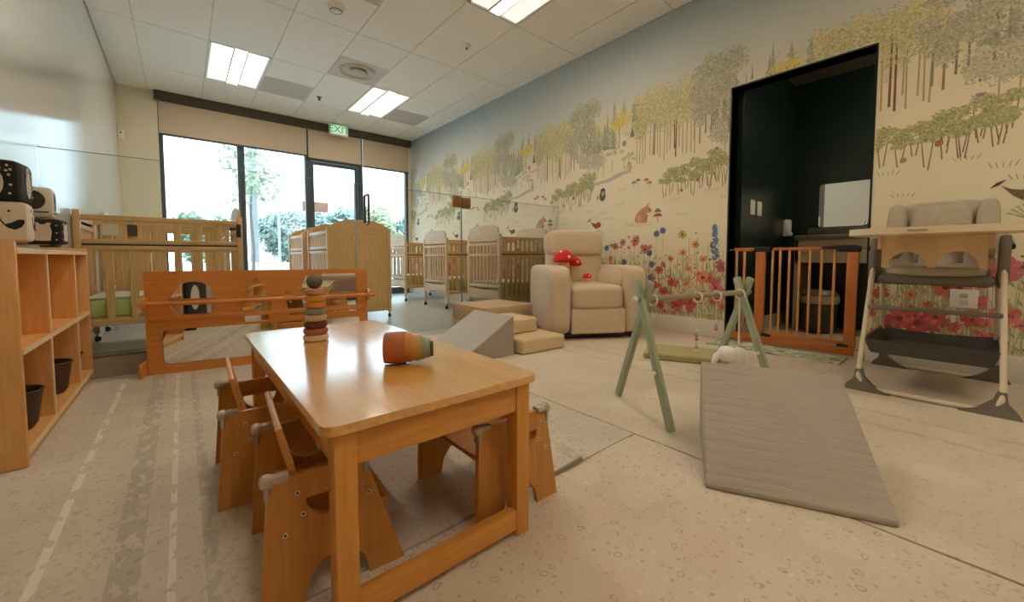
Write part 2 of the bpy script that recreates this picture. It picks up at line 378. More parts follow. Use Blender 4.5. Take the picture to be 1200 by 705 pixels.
# ------------------------------------------------------------------ outside the windows
gr = MB().box(-40, 70, YB + .3, 110, -.35, -.15).build('ground_outside', M('pavement', (206, 204, 198), .8, .06, .6)); struct(gr, 'pale pavement outside the windows', 'ground')
def leaf_mat(name, a, c):
    m, nt, b = newmat(name)
    nt.links.new(ramp(nt, noise_fac(nt, 1.6, (1, 1, 1), 3), [(0.3, s2l(a)), (0.7, s2l(c))]), b.inputs['Base Color'])
    b.inputs['Roughness'].default_value = .7; b.inputs['Subsurface Weight'].default_value = 0.0; return m
leafA = leaf_mat('leaf_olive_hazed', (138, 150, 124), (176, 186, 154)); leafB = leaf_mat('leaf_blue_hazed', (142, 158, 150), (178, 192, 180)); leafC = leaf_mat('leaf_yellow_hazed', (166, 172, 132), (198, 202, 162))  # leaf colours paled: haze and window glare are put into them
bark = M('bark', (110, 102, 92), .85, .2, 8)
def foliage(blobs, n, size, seed):
    rnd = random.Random(seed); V = []; Fc = []
    tot = sum(r_[3] ** 2 for r_ in blobs)
    for (x, y, z, r_) in blobs:
        for _ in range(max(8, int(n * r_ ** 2 / tot))):
            d = Vector((rnd.gauss(0, 1), rnd.gauss(0, 1), rnd.gauss(0, 1))).normalized() * r_ * rnd.random() ** .4
            c = Vector((x, y, z)) + d
            u = Vector((rnd.gauss(0, 1), rnd.gauss(0, 1), rnd.gauss(0, 1))).normalized(); v = u.orthogonal().normalized()
            s_ = size * rnd.uniform(.6, 1.3); k = len(V)
            V += [c - u * s_, c + v * s_ * .5, c + u * s_, c - v * s_ * .5]; Fc.append((k, k + 1, k + 2, k + 3))
    me = bpy.data.meshes.new('foliage'); me.from_pydata([tuple(v) for v in V], [], Fc); return me
def tree(name, label, x, y, h, spread, trunk_h, n, mat, seed, group=None, leaf=.25, tr=.1):
    rnd = random.Random(seed); t = thing(name, label, 'tree', (x, y, -.15), group=group)
    bl = []
    for k in range(11):
        a = rnd.random() * 6.28; q = rnd.random() ** .5 * spread * .62
        z = trunk_h + (h - trunk_h) * (.12 + .8 * rnd.random()); f = 1 - .45 * abs((z - trunk_h) / (h - trunk_h) - .4)
        bl.append((math.cos(a) * q * f, math.sin(a) * q * f, z - .1 * spread, spread * .42 * f))
    link('foliage', foliage(bl, n, leaf, seed), mat, t)
    MB().tube([(0, 0, 0), (.05, 0, trunk_h * .5), (0, .03, trunk_h), (.06, 0, h * .7)], [tr, tr * .85, tr * .7, tr * .3], 8).build('trunk', bark, t)
    return t
tree('street_tree', 'slender young street tree in front of the first window', 1.62, 14.0, 4.5, .95, 2.2, 520, leafA, 3, leaf=.10, tr=.05)
hz = [(-6.0, 50, 4.9, 4.0, leafB, 'hazy round tree furthest along the pale wall side'), (1.5, 52, 5.3, 4.0, leafA, 'hazy tree behind the slender street tree'), (8.6, 50, 6.0, 3.6, leafB, 'hazy tree just past the utility pole'),
      (10.2, 38, 5.6, 2.9, leafB, 'bushy tree beside the street lamp outside'), (14.6, 38, 6.0, 2.9, leafC, 'yellowish green tree behind the brown road sign'), (19.6, 40, 5.4, 2.9, leafB, 'bushy tree seen through the storefront door'),
      (25.5, 42, 6.4, 3.0, leafA, 'olive tree seen at the edge of the storefront door'), (23.5, 33, 5.6, 2.3, leafB, 'bushy tree seen through the window by the mural'), (6.2, 27, 2.6, 1.7, leafA, 'low shrub growing below the street lamp'), (9.9, 27, 2.8, 1.7, leafC, 'low yellowish shrub beyond the crib row')]
for i, (x, y, h, s_, mt, lab) in enumerate(hz):
    tree('background_tree', lab, x, y, h, s_, .8, 2600, mt, 20 + i, 'trees across the street', leaf=.30, tr=.18)
t = thing('utility_pole', 'thick pale utility pole outside the second window', 'pole', (2.42, 20, -.15))
MB().tube([(0, 0, 0), (0, 0, 10)], [.17, .13], 12).build('shaft', M('pole_grey', (140, 142, 142), .8, .08, 3), t); MB().box(-1.2, 1.2, -.06, .06, 9.2, 9.35).build('crossarm', bark, t)
t = thing('street_lamp', 'thin pale street lamp with a short arm outside', 'lamp', (4.35, 26, -.15))
MB().tube([(0, 0, 0), (0, 0, 4.1)], .07, 8).build('shaft', M('lamp_pale', (170, 176, 176), .6), t); MB().tube([(0, 0, 4.05), (-.9, 0, 4.15)], .04, 8).build('arm', MATS['lamp_pale'], t); MB().box(-1.3, -.8, -.12, .12, 4.08, 4.2, .03).build('lamp_head', MATS['lamp_pale'], t)
t = thing('road_sign', 'brown road sign standing among the trees', 'sign', (7.4, 30.5, -.15))
MB().box(-.85, .85, -.04, .04, 4.1, 4.8, .02).build('panel', M('sign_brown', (140, 92, 70), .6), t)
for s_ in (-1, 1): MB().tube([(s_ * .6, .06, 0), (s_ * .6, .06, 4.7)], .05, 6).build('post', M('lamp_pale', (170, 176, 176), .6), t)
t = thing('overhead_wire', 'two thin overhead wires outside the first window', 'wire', (0, 24, 7.3))
for z in (0, .9): MB().tube([(-14 + 28 * k / 12, 0, z - .5 * math.sin(math.pi * k / 12)) for k in range(13)], .012, 5).build('wire', M('wire_grey', (140, 146, 150), .7), t)
t = thing('low_wall', 'low white boundary wall outside the windows', 'wall', (3.0, 17.5, -.15))
MB().box(-9, 16, -.1, .1, 0, .62, .01).build('body', M('render_white', (232, 234, 232), .8), t); MB().box(-9, 16, -.14, .14, .62, .70, .01).build('coping', M('render_white', (232, 234, 232), .8), t)

# ------------------------------------------------------------------ bathroom behind the doorway
BX = 5.44; BY = 1.45
struct(MB().box(XR + .14, BX + .1, BY, DY1 + .15, FZ, 2.75).build('wall_bathroom_side', green_paint))
struct(MB().box(BX, BX + .1, -1.0, BY, FZ, 2.75).build('wall_bathroom_back', green_paint))
struct(MB().box(XR + .14, BX + .1, -1.1, -1.0, FZ, 2.75).build('wall_bathroom_end', green_paint))
struct(MB().box(XR + .14, BX + .1, -1.1, DY1 + .15, 2.7, 2.8).build('ceiling_bathroom', M('bath_ceiling', (120, 116, 104), .8)))
struct(MB().box(XR + .15, BX - .012, BY - .012, BY, FZ, .14).build('baseboard_bathroom', M('bath_base', (176, 166, 148), .5)))
struct(MB().box(XR + .02, BX, -1.0, BY, FZ, FZ + .004).build('floor_bathroom', M('bath_floor', (196, 172, 140), .45, .05)))
mm, nt, b = newmat('mirror_silver'); b.inputs['Metallic'].default_value = 1; b.inputs['Roughness'].default_value = .02; nt.links.new(ramp(nt, noise_fac(nt, 1), [(0, (.86, .88, .87)), (1, (.88, .9, .89))]), b.inputs['Base Color'])
t = thing('vanity_mirror', 'frameless mirror with rounded corner above the bathroom vanity', 'mirror', (BX - .001, 0, 0))
MB().plate(rrect(.35, 1.19, 1.085, 1.55, .03), [], 0, .006, YZ(-.012)).build('mirror_glass', mm, t, smooth=False)
MB().box(-.006, 0, .40, 1.15, 1.12, 1.52).build('backing', dark_metal, t)
t = thing('ceiling_light', 'added unseen ceiling light brightening the dark green bathroom', 'ceiling light', (4.75, .1, 2.7))  # unseen fill lamp, added to brighten the bathroom
MB().lathe([(0, -.05), (.12, -.045), (.16, -.012), (0, -.012)], 24).build('diffuser', EMIT('bath_fill_lens', LAMP_COL, 45.0), t)
MB().lathe([(.0, -.012), (.175, -.012), (.175, 0), (0, 0)], 24).build('base', white_plastic, t)
t = thing('vanity', 'beige bathroom vanity with a thick counter and open base', 'vanity', (BX - .001, .66, 0))
MB().box(-.52, 0, -.6, .62, .93, .98, .01).build('counter', M('counter', (120, 112, 98), .3, .12, 30), t)
MB().box(-.02, 0, -.6, .62, .98, 1.08, .004).build('backsplash', M('splash', (96, 90, 80), .35, .1, 30), t)
MB().box(-.5, -.47, -.6, .62, .70, .93).build('apron', M('apron', (186, 170, 140), .45), t)
MB().box(-.5, -.02, .585, .615, FZ, .93).build('side_panel', M('apron', (186, 170, 140), .45), t)
MB().tube([(-.14, .1, .98), (-.14, .1, 1.08), (-.2, .1, 1.11), (-.26, .1, 1.07)], .012, 8).build('faucet', steel, t)
t = thing('trash_can', 'dark lidded pedal bin under the bathroom vanity', 'bin', (4.98, 1.06, FZ + .004))
MB().lathe([(0, 0), (.125, 0), (.14, .02), (.155, .36), (.15, .37), (.0, .37)], 24).build('body', M('bin_brown', (74, 64, 50), .4), t)
MB().lathe([(.157, .37), (.16, .39), (.12, .43), (0, .44)], 24).build('lid', M('bin_lid', (104, 92, 72), .4), t)
MB().lathe([(.161, .30), (.168, .34), (.164, .375), (.158, .375), (.156, .30)], 24).build('bin_liner', M('liner', (176, 162, 132), .6), t)
MB().box(-.2, -.13, -.04, .04, .01, .03, .005).build('pedal', black_plastic, t)
for x, lab in ((4.24, 'white light switch on dark green wall, the one nearer the doorway'), (4.42, 'white light switch on dark green wall, the one further from the doorway')):
    t = thing('light_switch', lab, 'switch', (x, BY, 1.235), group='bathroom light switches')
    MB().box(-.055, .055, -.007, 0, -.07, .07, .003).build('plate', white_plastic, t); MB().box(-.02, .02, -.012, -.006, -.035, .035, .002).build('rocker', white_plastic, t)
t = thing('soap_dispenser', 'slim cream soap dispenser on the dark green wall by the vanity', 'dispenser', (5.2, BY, 1.07))
MB().box(-.05, .05, -.06, 0, -.08, .10, .01).build('body', white_plastic, t); MB().box(-.035, .035, -.075, -.055, -.08, -.04, .005).build('lever', white_plastic, t)

# ------------------------------------------------------------------ play mats
def mat_material(name, base, alt, marks, stripes=None, dens=7.0):
    m, nt, b = newmat(name); N = nt.nodes; Lk = nt.links
    tc = N.new('ShaderNodeTexCoord')
    base_c = ramp(nt, noise_fac(nt, 2.2, (1, 1, 1), 4), [(0.35, s2l(base)), (0.7, s2l(alt))])
    cur = base_c
    def mix(fac, a, c):
        x = N.new('ShaderNodeMix'); x.data_type = 'RGBA'; Lk.new(fac, x.inputs['Factor'])
        Lk.new(a, x.inputs['A'])
        if isinstance(c, tuple): x.inputs['B'].default_value = (*c, 1)
        else: Lk.new(c, x.inputs['B'])
        return x.outputs['Result']
    def mth(op, a, c=None, v=None):
        x = N.new('ShaderNodeMath'); x.operation = op; Lk.new(a, x.inputs[0])
        if c is not None: Lk.new(c, x.inputs[1])
        elif v is not None: x.inputs[1].default_value = v
        return x.outputs[0]
    for k, (sc_, r0, r1, amt, cols) in enumerate(marks):
        vo = N.new('ShaderNodeTexVoronoi'); vo.voronoi_dimensions = '2D'; vo.inputs['Scale'].default_value = sc_; vo.inputs['Randomness'].default_value = .9
        wv = N.new('ShaderNodeTexNoise'); wv.inputs['Scale'].default_value = sc_ * 2.2
        mp = N.new('ShaderNodeMapping'); mp.inputs['Location'].default_value = (k * 3.3, k * 1.7, 0); Lk.new(tc.outputs['Object'], mp.inputs[0])
        vm = N.new('ShaderNodeVectorMath'); vm.operation = 'MULTIPLY_ADD'; Lk.new(mp.outputs[0], wv.inputs['Vector'])
        Lk.new(wv.outputs['Color'], vm.inputs[0]); vm.inputs[1].default_value = (.35 / sc_, .35 / sc_, 0); Lk.new(mp.outputs[0], vm.inputs[2])
        Lk.new(vm.outputs[0], vo.inputs['Vector'])
        d = vo.outputs['Distance']
        ring = mth('MULTIPLY', mth('GREATER_THAN', d, v=r0), mth('LESS_THAN', d, v=r1))
        sepc = N.new('ShaderNodeSeparateColor'); Lk.new(vo.outputs['Color'], sepc.inputs[0])
        on = mth('GREATER_THAN', sepc.outputs[1], v=.42)
        fac = mth('MULTIPLY', mth('MULTIPLY', ring, on), v=amt)
        cc = ramp(nt, sepc.outputs[0], [(i / max(1, len(cols) - 1), s2l(c)) for i, c in enumerate(cols)])
        cur = mix(fac, cur, cc)
    if stripes:
        sp_ = N.new('ShaderNodeSeparateXYZ'); Lk.new(tc.outputs['Object'], sp_.inputs[0])
        for (x0, x1, amt, c) in stripes:
            f = mth('MULTIPLY', mth('GREATER_THAN', sp_.outputs['X'], v=x0), mth('LESS_THAN', sp_.outputs['X'], v=x1))
            nz = noise_fac(nt, 30, (1, .5, 1), 3)
            f = mth('MULTIPLY', mth('MULTIPLY', f, mth('GREATER_THAN', nz, v=.45)), v=amt)
            cur = mix(f, cur, s2l(c))
    Lk.new(cur, b.inputs['Base Color']); b.inputs['Roughness'].default_value = .62
    return m
browns = [(170, 128, 92), (200, 150, 110), (214, 160, 130), (150, 124, 100), (196, 170, 130)]
greys = [(158, 146, 126), (176, 160, 134), (150, 146, 128), (190, 160, 134)]
mat_floral = mat_material('mat_floral', (216, 202, 182), (204, 186, 164), [(15, .09, .15, .62, browns), (15, 0, .07, .5, [(240, 226, 196), (226, 190, 146)]), (27, 0, .13, .55, greys + browns), (44, 0, .12, .4, greys), (4.2, .0, .30, .25, [(238, 226, 206), (214, 196, 172), (222, 178, 156)])])
mat_rug = mat_material('mat_rug', (210, 198, 180), (198, 184, 164), [(22, 0, .15, .5, greys), (11, .12, .2, .35, greys), (40, 0, .17, .45, [(150, 140, 124), (186, 156, 130)]), (3.5, 0, .32, .25, [(200, 170, 148), (190, 180, 160)])],
                       [(-.30, -.28, .8, (232, 222, 206)), (-.16, -.10, .45, (150, 144, 126)), (-.05, -.035, .7, (234, 224, 208)), (.02, .05, .45, (154, 148, 130)), (1.1, 1.16, .35, (160, 146, 126))])
mat_right = mat_material('mat_right', (218, 204, 182), (206, 188, 166), [(15, .08, .15, .42, browns), (30, 0, .13, .42, greys), (3.6, 0, .30, .2, [(238, 226, 206), (216, 182, 160)])], [(2.36, 2.40, .35, (150, 158, 140)), (2.56, 2.60, .35, (150, 158, 140))])
def play_mat(label, x0, x1, y0, y1, mt, wav=0.0):
    n = 26; O = []
    for i in range(n): O.append((x0 + (x1 - x0) * i / n, y0))
    for i in range(n): O.append((x1 + wav * math.sin(i * 1.3) * .5, y0 + (y1 - y0) * i / n))
    for i in range(n): O.append((x1 + (x0 - x1) * i / n, y1 + wav * math.sin(i * .9)))
    for i in range(n): O.append((x0, y1 + (y0 - y1) * i / n))
    o = MB().plate(O, [], FZ, 0, XY(0)).build('play_mat', mt, smooth=False); return tag(o, label, 'mat', 'foam play mats')
play_mat('cream foam play mat with small floral print, nearest to the viewer', XL + .005, 1.462, -2.2, .926, mat_floral, .004)
play_mat('grey-beige foam play mat with striped rug print beneath the low shelf', XL + .005, 1.464, .934, 3.42, mat_rug, .004)
play_mat('cream foam play mat under the armchair and the high chair', 1.472, XR - .02, -2.2, 3.42, mat_right, .0)
# lifted corner of the striped mat
t = MB().plate([(0, 0), (.26, .004), (.25, .02), (.12, .012), (0, .018)], [], 0, .006, lambda u, v, w_: (u, w_, v)).build('mat_edge', M('mat_edge', (150, 136, 118), .7), None, (.86, .924, 0)); tag(t, 'curled lifted edge of a mat showing under the table', 'mat')
# doorway rug
m_dr, nt, b = newmat('door_rug'); nt.links.new(ramp(nt, noise_fac(nt, 11, (1, .6, 1), 3), [(.35, s2l((88, 124, 88))), (.45, s2l((214, 206, 172))), (.55, s2l((128, 160, 130))), (.65, s2l((226, 214, 180)))]), b.inputs['Base Color']); b.inputs['Roughness'].default_value = .9
O = [(3.50 + .02 * math.sin(k * 1.7), .62 + .9 * k / 14) for k in range(15)] + [(3.764, 1.52), (3.764, .62)]
t = MB().plate(O, [], 0, .012, XY(0)).build('door_rug', m_dr, smooth=False); tag(t, 'small green and cream patterned rug in front of the wooden gate', 'rug')

# ------------------------------------------------------------------ glass partition
YG = 3.60; GT = 1.405
tr = sempty('trim_2', 'low grey kerb carrying the fixed glass panels', 'kerb')
for (a, c) in ((XL, 1.19), (2.31, XR - .016)):
    MB().box(a, c, YG - .03, YG + .12, FZ, .115, .004, 1).build('kerb_block', M('kerb_grey', (160, 148, 130), .5, .04), tr)
    MB().box(a, c, YG - .025, YG + .115, .115, .128, .003, 1).build('kerb_cap', M('kerb_dark', (92, 90, 84), .35), tr)
edge_mat = M('glass_edge', (128, 150, 140), .2, .02)
def glass_panel(name, x0, x1, z0, label, cat):
    t = thing(name, label, cat, ((x0 + x1) / 2, YG, z0)); h = (x1 - x0) / 2
    MB().box(-h, h, -.005, .005, 0, GT - z0).build('pane', glass, t, smooth=False)
    e = MB(); e.box(-h, h, -.005, .005, GT - z0, GT - z0 + .003); e.build('polished_edge', edge_mat, t, smooth=False)
    for s_ in ((1,) if x0 < 0 else (-1,) if x1 > 3 else (-1, 1)): MB().box(s_ * h - .0015, s_ * h + .0015, -.005, .005, 0, GT - z0).build('polished_edge', edge_mat, t, smooth=False)
    return t
glass_panel('glass_panel', XL + .004, 1.192, .128, 'long frameless glass panel in front of the slatted crib', 'glass panel')
glass_panel('glass_panel', 2.312, XR - .02, .128, 'frameless glass panel behind the armchair', 'glass panel')
t = glass_panel('glass_door', 1.20, 2.304, .01, 'frameless glass door with bronze hinge and tall pull handle', 'door')
h = .552
for z in (1.285, ): MB().box(h - .105, h + .0, -.016, .016, z - .01, z + .105, .003).build('hinge', bronze, t)
for z in (.12, ): MB().box(h - .08, h + .0, -.016, .016, z, z + .1, .003).build('hinge', bronze, t)
MB().tube([(-h + .10, 0, 1.045), (-h + .10, -.045, 1.045), (-h + .10, -.05, 1.06), (-h + .10, -.05, 1.29), (-h + .10, -.045, 1.305), (-h + .10, 0, 1.305)], .011, 8).build('pull_handle', M('handle_bronze', (122, 100, 78), .35, .05, metal=.5), t)
MB().tube([(-h + .10, 0, 1.045), (-h + .10, .045, 1.045), (-h + .10, .05, 1.06), (-h + .10, .05, 1.29), (-h + .10, .045, 1.305), (-h + .10, 0, 1.305)], .011, 8).build('pull_handle', MATS['handle_bronze'], t)
t = thing('hinge_plate', 'square bronze clamp joining the glass door and fixed panel', 'clamp', (2.365, YG, 1.275))
MB().box(-.05, .055, -.016, -.0055, 0, .115, .003).build('face_plate', bronze, t); MB().box(-.05, .055, .0055, .016, 0, .115, .003).build('face_plate', bronze, t)

# ------------------------------------------------------------------ cribs
sheet = M('mattress_green', (196, 212, 140), .7, .04, 20); sheet_w = M('sheet_white', (226, 222, 206), .8, .03, 20)
slat_cache = {}
def crib(label, loc, rz, L, W, top, side_top, mid, style, wood, n_side=9, stickers=False, matt=None, sidew=None):
    t = thing('crib', label, 'crib', (loc[0], loc[1], FZ), rz, 'wooden cribs behind the glass'); wv, wh = wood(2), wood(0); sidew = sidew or wood; top0 = top
    pt = .042
    def slat(w_, d_, z0, z1, loc_, m):
        k = (round(w_, 3), round(d_, 3), round(z1 - z0, 3), m.name)
        if k not in slat_cache: slat_cache[k] = MB().box(-w_ / 2, w_ / 2, -d_ / 2, d_ / 2, 0, z1 - z0, .004, 1).mesh('slat')
        return link('slat', slat_cache[k], m, t, (loc_[0], loc_[1], z0))
    for x in (0, L - pt):
        # end: two posts with casters
        for y in (0, W - pt):
            p = MB().box(x, x + pt, y, y + pt, .075, side_top + .035, .007).build('post', wv, t)
            MB().lathe([(0, -.012), (.022, -.012), (.026, -.006), (.026, .006), (.022, .012), (0, .012)], 14, Matrix.Translation((x + pt / 2, y + pt / 2, .027)) @ Matrix.Rotation(R(90), 4, 'X')).build('caster', black_plastic, p)
            MB().tube([(x + pt / 2, y + pt / 2, .05), (x + pt / 2, y + pt / 2, .08)], .009, 8).build('caster_stem', steel, p)
        xa, xb = x + .008, x + pt - .008; top = side_top + .012 if (stickers and x == 0) else top0
        # arched head board
        zs = side_top + .01
        arch = [(pt - .0, zs - .06)] + [(W - pt, zs - .06)] + ([(W - pt, top - .07), (W - pt - .02, top - .035), (W * .78, top - .006), (W * .5, top), (W * .22, top - .006), (pt + .02, top - .035), (pt, top - .07)] if style != 'solid' else [(W - pt, top - .085), (W - pt - .06, top - .035), (W - pt - .13, top - .022), (W - pt - .17, top), (pt + .17, top), (pt + .13, top - .022), (pt + .06, top - .035), (pt, top - .085)])
        MB().plate(arch, [], 0, xb - xa, YZ(xa)).build('headboard', wood(1), t)
        if style == 'solid':
            MB().box(xa + .006, xb - .006, pt, W - pt, .13, zs - .06).build('end_panel', wood(2), t)
            MB().box(xa, xb, pt, W - pt, .09, .13, .004).build('bottom_rail', wh, t)
        else:
            MB().box(xa, xb, pt, W - pt, zs - .12, zs - .085, .004).build('end_rail', wh, t)
            MB().box(xa, xb, pt, W - pt, mid - .03, mid + .0, .004).build('end_rail', wh, t)
            ns = 7
            for k in range(ns):
                y = pt + (W - 2 * pt) * (k + 1) / (ns + 1)
                slat(.014, .03, .42, zs - .1, (x + pt / 2, y), wv)
            ap = [(pt, .22), (pt + .1, .235), (W * .5, .26), (W - pt - .1, .235), (W - pt, .22), (W - pt, .37), (W * .5, .35), (pt, .37)]
            MB().plate(ap, [], 0, xb - xa, YZ(xa)).build('end_apron', wood(1), t)
            MB().box(xa, xb, pt, W - pt, .385, .42, .004).build('end_rail', wh, t)
    for y in (0, W - pt):
        ya, yb = y + .008, y + pt - .008
        MB().box(pt, L - pt, ya, yb, side_top - .045, side_top, .006).build('top_rail', sidew(0), t)
        MB().box(pt, L - pt, ya, yb, mid, mid + .035, .004).build('middle_rail', sidew(0), t)
        MB().box(pt, L - pt, ya, yb, mid - .05, mid - .015, .004).build('middle_rail', sidew(0), t)
        MB().box(pt, L - pt, ya + .004, yb - .004, mid - .015, mid).build('gap_shade_strip', M('gap_shade', (64, 52, 40), .6), t)  # dark strip stands in for the shade in the gap between the rails
        MB().box(pt, L - pt, ya, yb, .22, .27, .006).build('bottom_rail', sidew(0), t)
        sw = .040 if n_side > 7 else .052
        for k in range(n_side):
            x = pt + (L - 2 * pt) * (k + 1) / (n_side + 1)
            slat(sw, .014, .265, mid - .045, (x, y + pt / 2), sidew(2))
            slat(sw, .014, mid + .03, side_top - .04, (x, y + pt / 2), sidew(2))
    MB().box(pt, L - pt, pt, W - pt, .27, .285).build('mattress_board', wh, t)
    if stickers:
        MB().box(.16, .25, -.004, .010, side_top - .16, side_top - .07).build('label_sticker', M('sticker', (216, 206, 178), .6), t)
        MB().box(.30, .36, -.004, .010, side_top - .16, side_top - .07).build('label_sticker', M('sticker_dark', (66, 58, 46), .6), t)
        MB().box(L - .05, L - .015, -.02, .0, side_top - .15, side_top - .03, .006).build('latch', black_plastic, t)
        MB().box(L - .10, L - .05, -.014, .0, side_top - .09, side_top - .06, .004).build('latch', black_plastic, t)
    mt = matt or 'green crib mattress'
    ms = thing('crib_mattress', mt, 'mattress', (loc[0], loc[1], FZ), rz, 'crib mattresses')
    MB().box(pt + .012, L - pt - .012, pt + .012, W - pt - .012, .2855, .43, .02, 3).build('mattress', sheet, ms)
    MB().box(pt + .010, L - pt - .010, pt + .010, W - pt - .010, .431, .455, .012, 2).build('fitted_sheet', sheet_w, ms)
    return t
crib('long slatted wooden crib nearest the shelf, behind the long glass panel', (-.628, 4.45), 0, 1.075, .70, 1.24, 1.10, .875, 'slat', maple, 6, True, 'green crib mattress in the crib nearest the shelf')
crib('slatted wooden crib hidden behind the crib nearest the shelf', (-.628, 5.75), 0, 1.075, .70, 1.24, 1.10, .875, 'slat', maple, 6, False, 'green crib mattress in the hidden crib by the windows')
crib('wooden crib with a solid end panel facing the glass door', (2.05, 4.85), R(90), .92, .76, 1.215, 1.08, .86, 'solid', maple, 9, False, 'green crib mattress in the crib with the solid end')
crib('wooden crib with solid ends, closest to the storefront door', (2.05, 6.05), R(90), .92, .76, 1.215, 1.08, .86, 'solid', maple, 9, False, 'green crib mattress in the crib by the storefront door')
crib('pale wooden crib along the mural wall, right behind the armchair', (2.95, 3.76), 0, .86, .70, 1.17, 1.02, .81, 'slat', palem, 9, False, 'green crib mattress behind the armchair', maple)
crib('pale wooden crib along the mural wall, middle of three', (2.95, 5.02), 0, .86, .70, 1.17, 1.02, .81, 'slat', palem, 9, False, 'green crib mattress in the middle crib by the mural', maple)
crib('pale wooden crib along the mural wall, furthest towards the windows', (2.95, 6.40), 0, .86, .70, 1.17, 1.02, .81, 'slat', palem, 9, False, 'green crib mattress in the furthest crib by the mural', maple)

# ------------------------------------------------------------------ child table
TX0, TX1, TY0, TY1, TZ = .188, .737, .765, 1.968, .44
t = thing('child_table', 'low rectangular beech child table with rounded corners and end stretcher', 'table', ((TX0 + TX1) / 2, (TY0 + TY1) / 2, 0))
hx, hy = (TX1 - TX0) / 2, (TY1 - TY0) / 2
m_top, nt, b = newmat('table_top_wood')
f = noise_fac(nt, 7, (7, .7, 7), 4, rough=.6); nt.links.new(ramp(nt, f, [(.3, s2l((212, 152, 70))), (.75, s2l((232, 178, 94)))]), b.inputs['Base Color']); b.inputs['Roughness'].default_value = .3; b.inputs['Coat Weight'].default_value = 1.0; b.inputs['Coat Roughness'].default_value = .12; b.inputs['Coat IOR'].default_value = 1.85
o = MB().plate(rrect(-hx, hx, -hy, hy, .03, 6), [], TZ - .02, TZ, XY(0)).build('table_top', m_top, t)
bv = o.modifiers.new('edge', 'BEVEL'); bv.width = .004; bv.segments = 2; bv.limit_method = 'ANGLE'
lw = .045
for sx in (-1, 1):
    for sy in (-1, 1):
        x, y = sx * (hx - .022 - lw / 2), sy * (hy - .014 - lw / 2)
        MB().box(x - lw / 2, x + lw / 2, y - lw / 2, y + lw / 2, 0, TZ - .02, .004).build('leg', beech(2), t)
il = hx - .022 - lw
for sy in (-1, 1):
    y = sy * (hy - .03)
    MB().box(-il, il, y - .011, y + .011, TZ - .095, TZ - .02, .002).build('apron', beech(0), t)
    MB().box(-il, il, y - .014, y + .014, .02, .075, .003).build('stretcher', beech(0), t)
il2 = hy - .014 - lw
for sx in (-1, 1):
    x = sx * (hx - .038)
    MB().box(x - .011, x + .011, -il2, il2, TZ - .095, TZ - .02, .002).build('apron', beech(1), t)

# ------------------------------------------------------------------ weaning chairs
def weaning_chair(label, loc, rz, B=.31, sb=.02, sf=.09, H=.29, Wd=.33, back=True, seat_z=.165):
    """local x: back (0) to front (B); y across"""
    t = thing('weaning_chair', label, 'chair', (*loc, 0), rz, 'small plywood chairs at the table')
    outer = [(0, 0), (.085, 0), (.095, .045), (.12, .078), (B / 2, .09), (B - .12, .078), (B - .095, .045), (B - .085, 0), (B, 0), (B - sf, H - .012), (B - sf - .012, H), (sb + .012, H), (sb, H - .012)]
    hc = B / 2 - .01
    hole = [(hc - .052, .232), (hc + .052, .232)] + ell(hc, .228, .054, .05, 9, 0, -math.pi)
    pl = MB().plate(outer, [hole], 0, .015, XZ(0)).mesh('side_panel')
    for y in (0, Wd - .015):
        p = link('side_panel', pl, ply(2), t, (0, y, 0))
        for (cx, dx) in ((sb, 1), (B - sf, -1)):
            # clear corner guards
            MB().box(cx - .007, cx + .005, -.006, .021, H - .042, H + .005, .005).box(min(cx - .007, cx + dx * .04), max(cx + .005, cx + dx * .04), -.006, .021, H - .008, H + .009, .005).sbox(cx, .0075, H - .002, .03, .034, .03, 2.4, 4).build('corner_guard', clear_plastic, p)
        yo = -.001 if y == 0 else .016
        for (sx_, sz_) in ((.075, .25), (.085, .20), (.05, .165), (.225, .20)):
            MB().lathe([(0, -.0018), (.0052, -.0015), (.0058, .0015), (0, .0018)], 12, Matrix.Translation((sx_, yo, sz_)) @ Matrix.Rotation(R(90), 4, 'X')).build('screw_cap', M('screw_white', (214, 200, 178), .4), p)
            MB().lathe([(0, -.0022), (.0026, -.002), (.0026, .002), (0, .0022)], 10, Matrix.Translation((sx_, yo, sz_)) @ Matrix.Rotation(R(90), 4, 'X')).build('screw_socket', dark_metal, p)
    MB().box(.055, B - .03, .015, Wd - .015, seat_z - .015, seat_z, .003).build('seat', ply(0), t)
    if back:
        MB().box(-.0075, .0075, .0155, Wd - .0155, 0, .235, .005).build('backrest', ply(2), t, (.098, 0, seat_z - .003), (0, R(-13), 0))
    else:
        MB().box(.045, .06, .0155, Wd - .0155, seat_z, H - .03, .004).build('backrest', ply(2), t)
    return t
weaning_chair('small plywood chair nearest the viewer, pushed under the table by its front leg', (.100, .935), R(-4))
weaning_chair('small plywood chair further along, beside the far end of the table', (.058, 1.425), R(-2), Wd=.365)
weaning_chair('small plywood chair on the mat-seam side, with its seat tucked under the table', (.905, 1.215), R(180), sb=.05, sf=.005, Wd=.36, back=False, seat_z=.188)

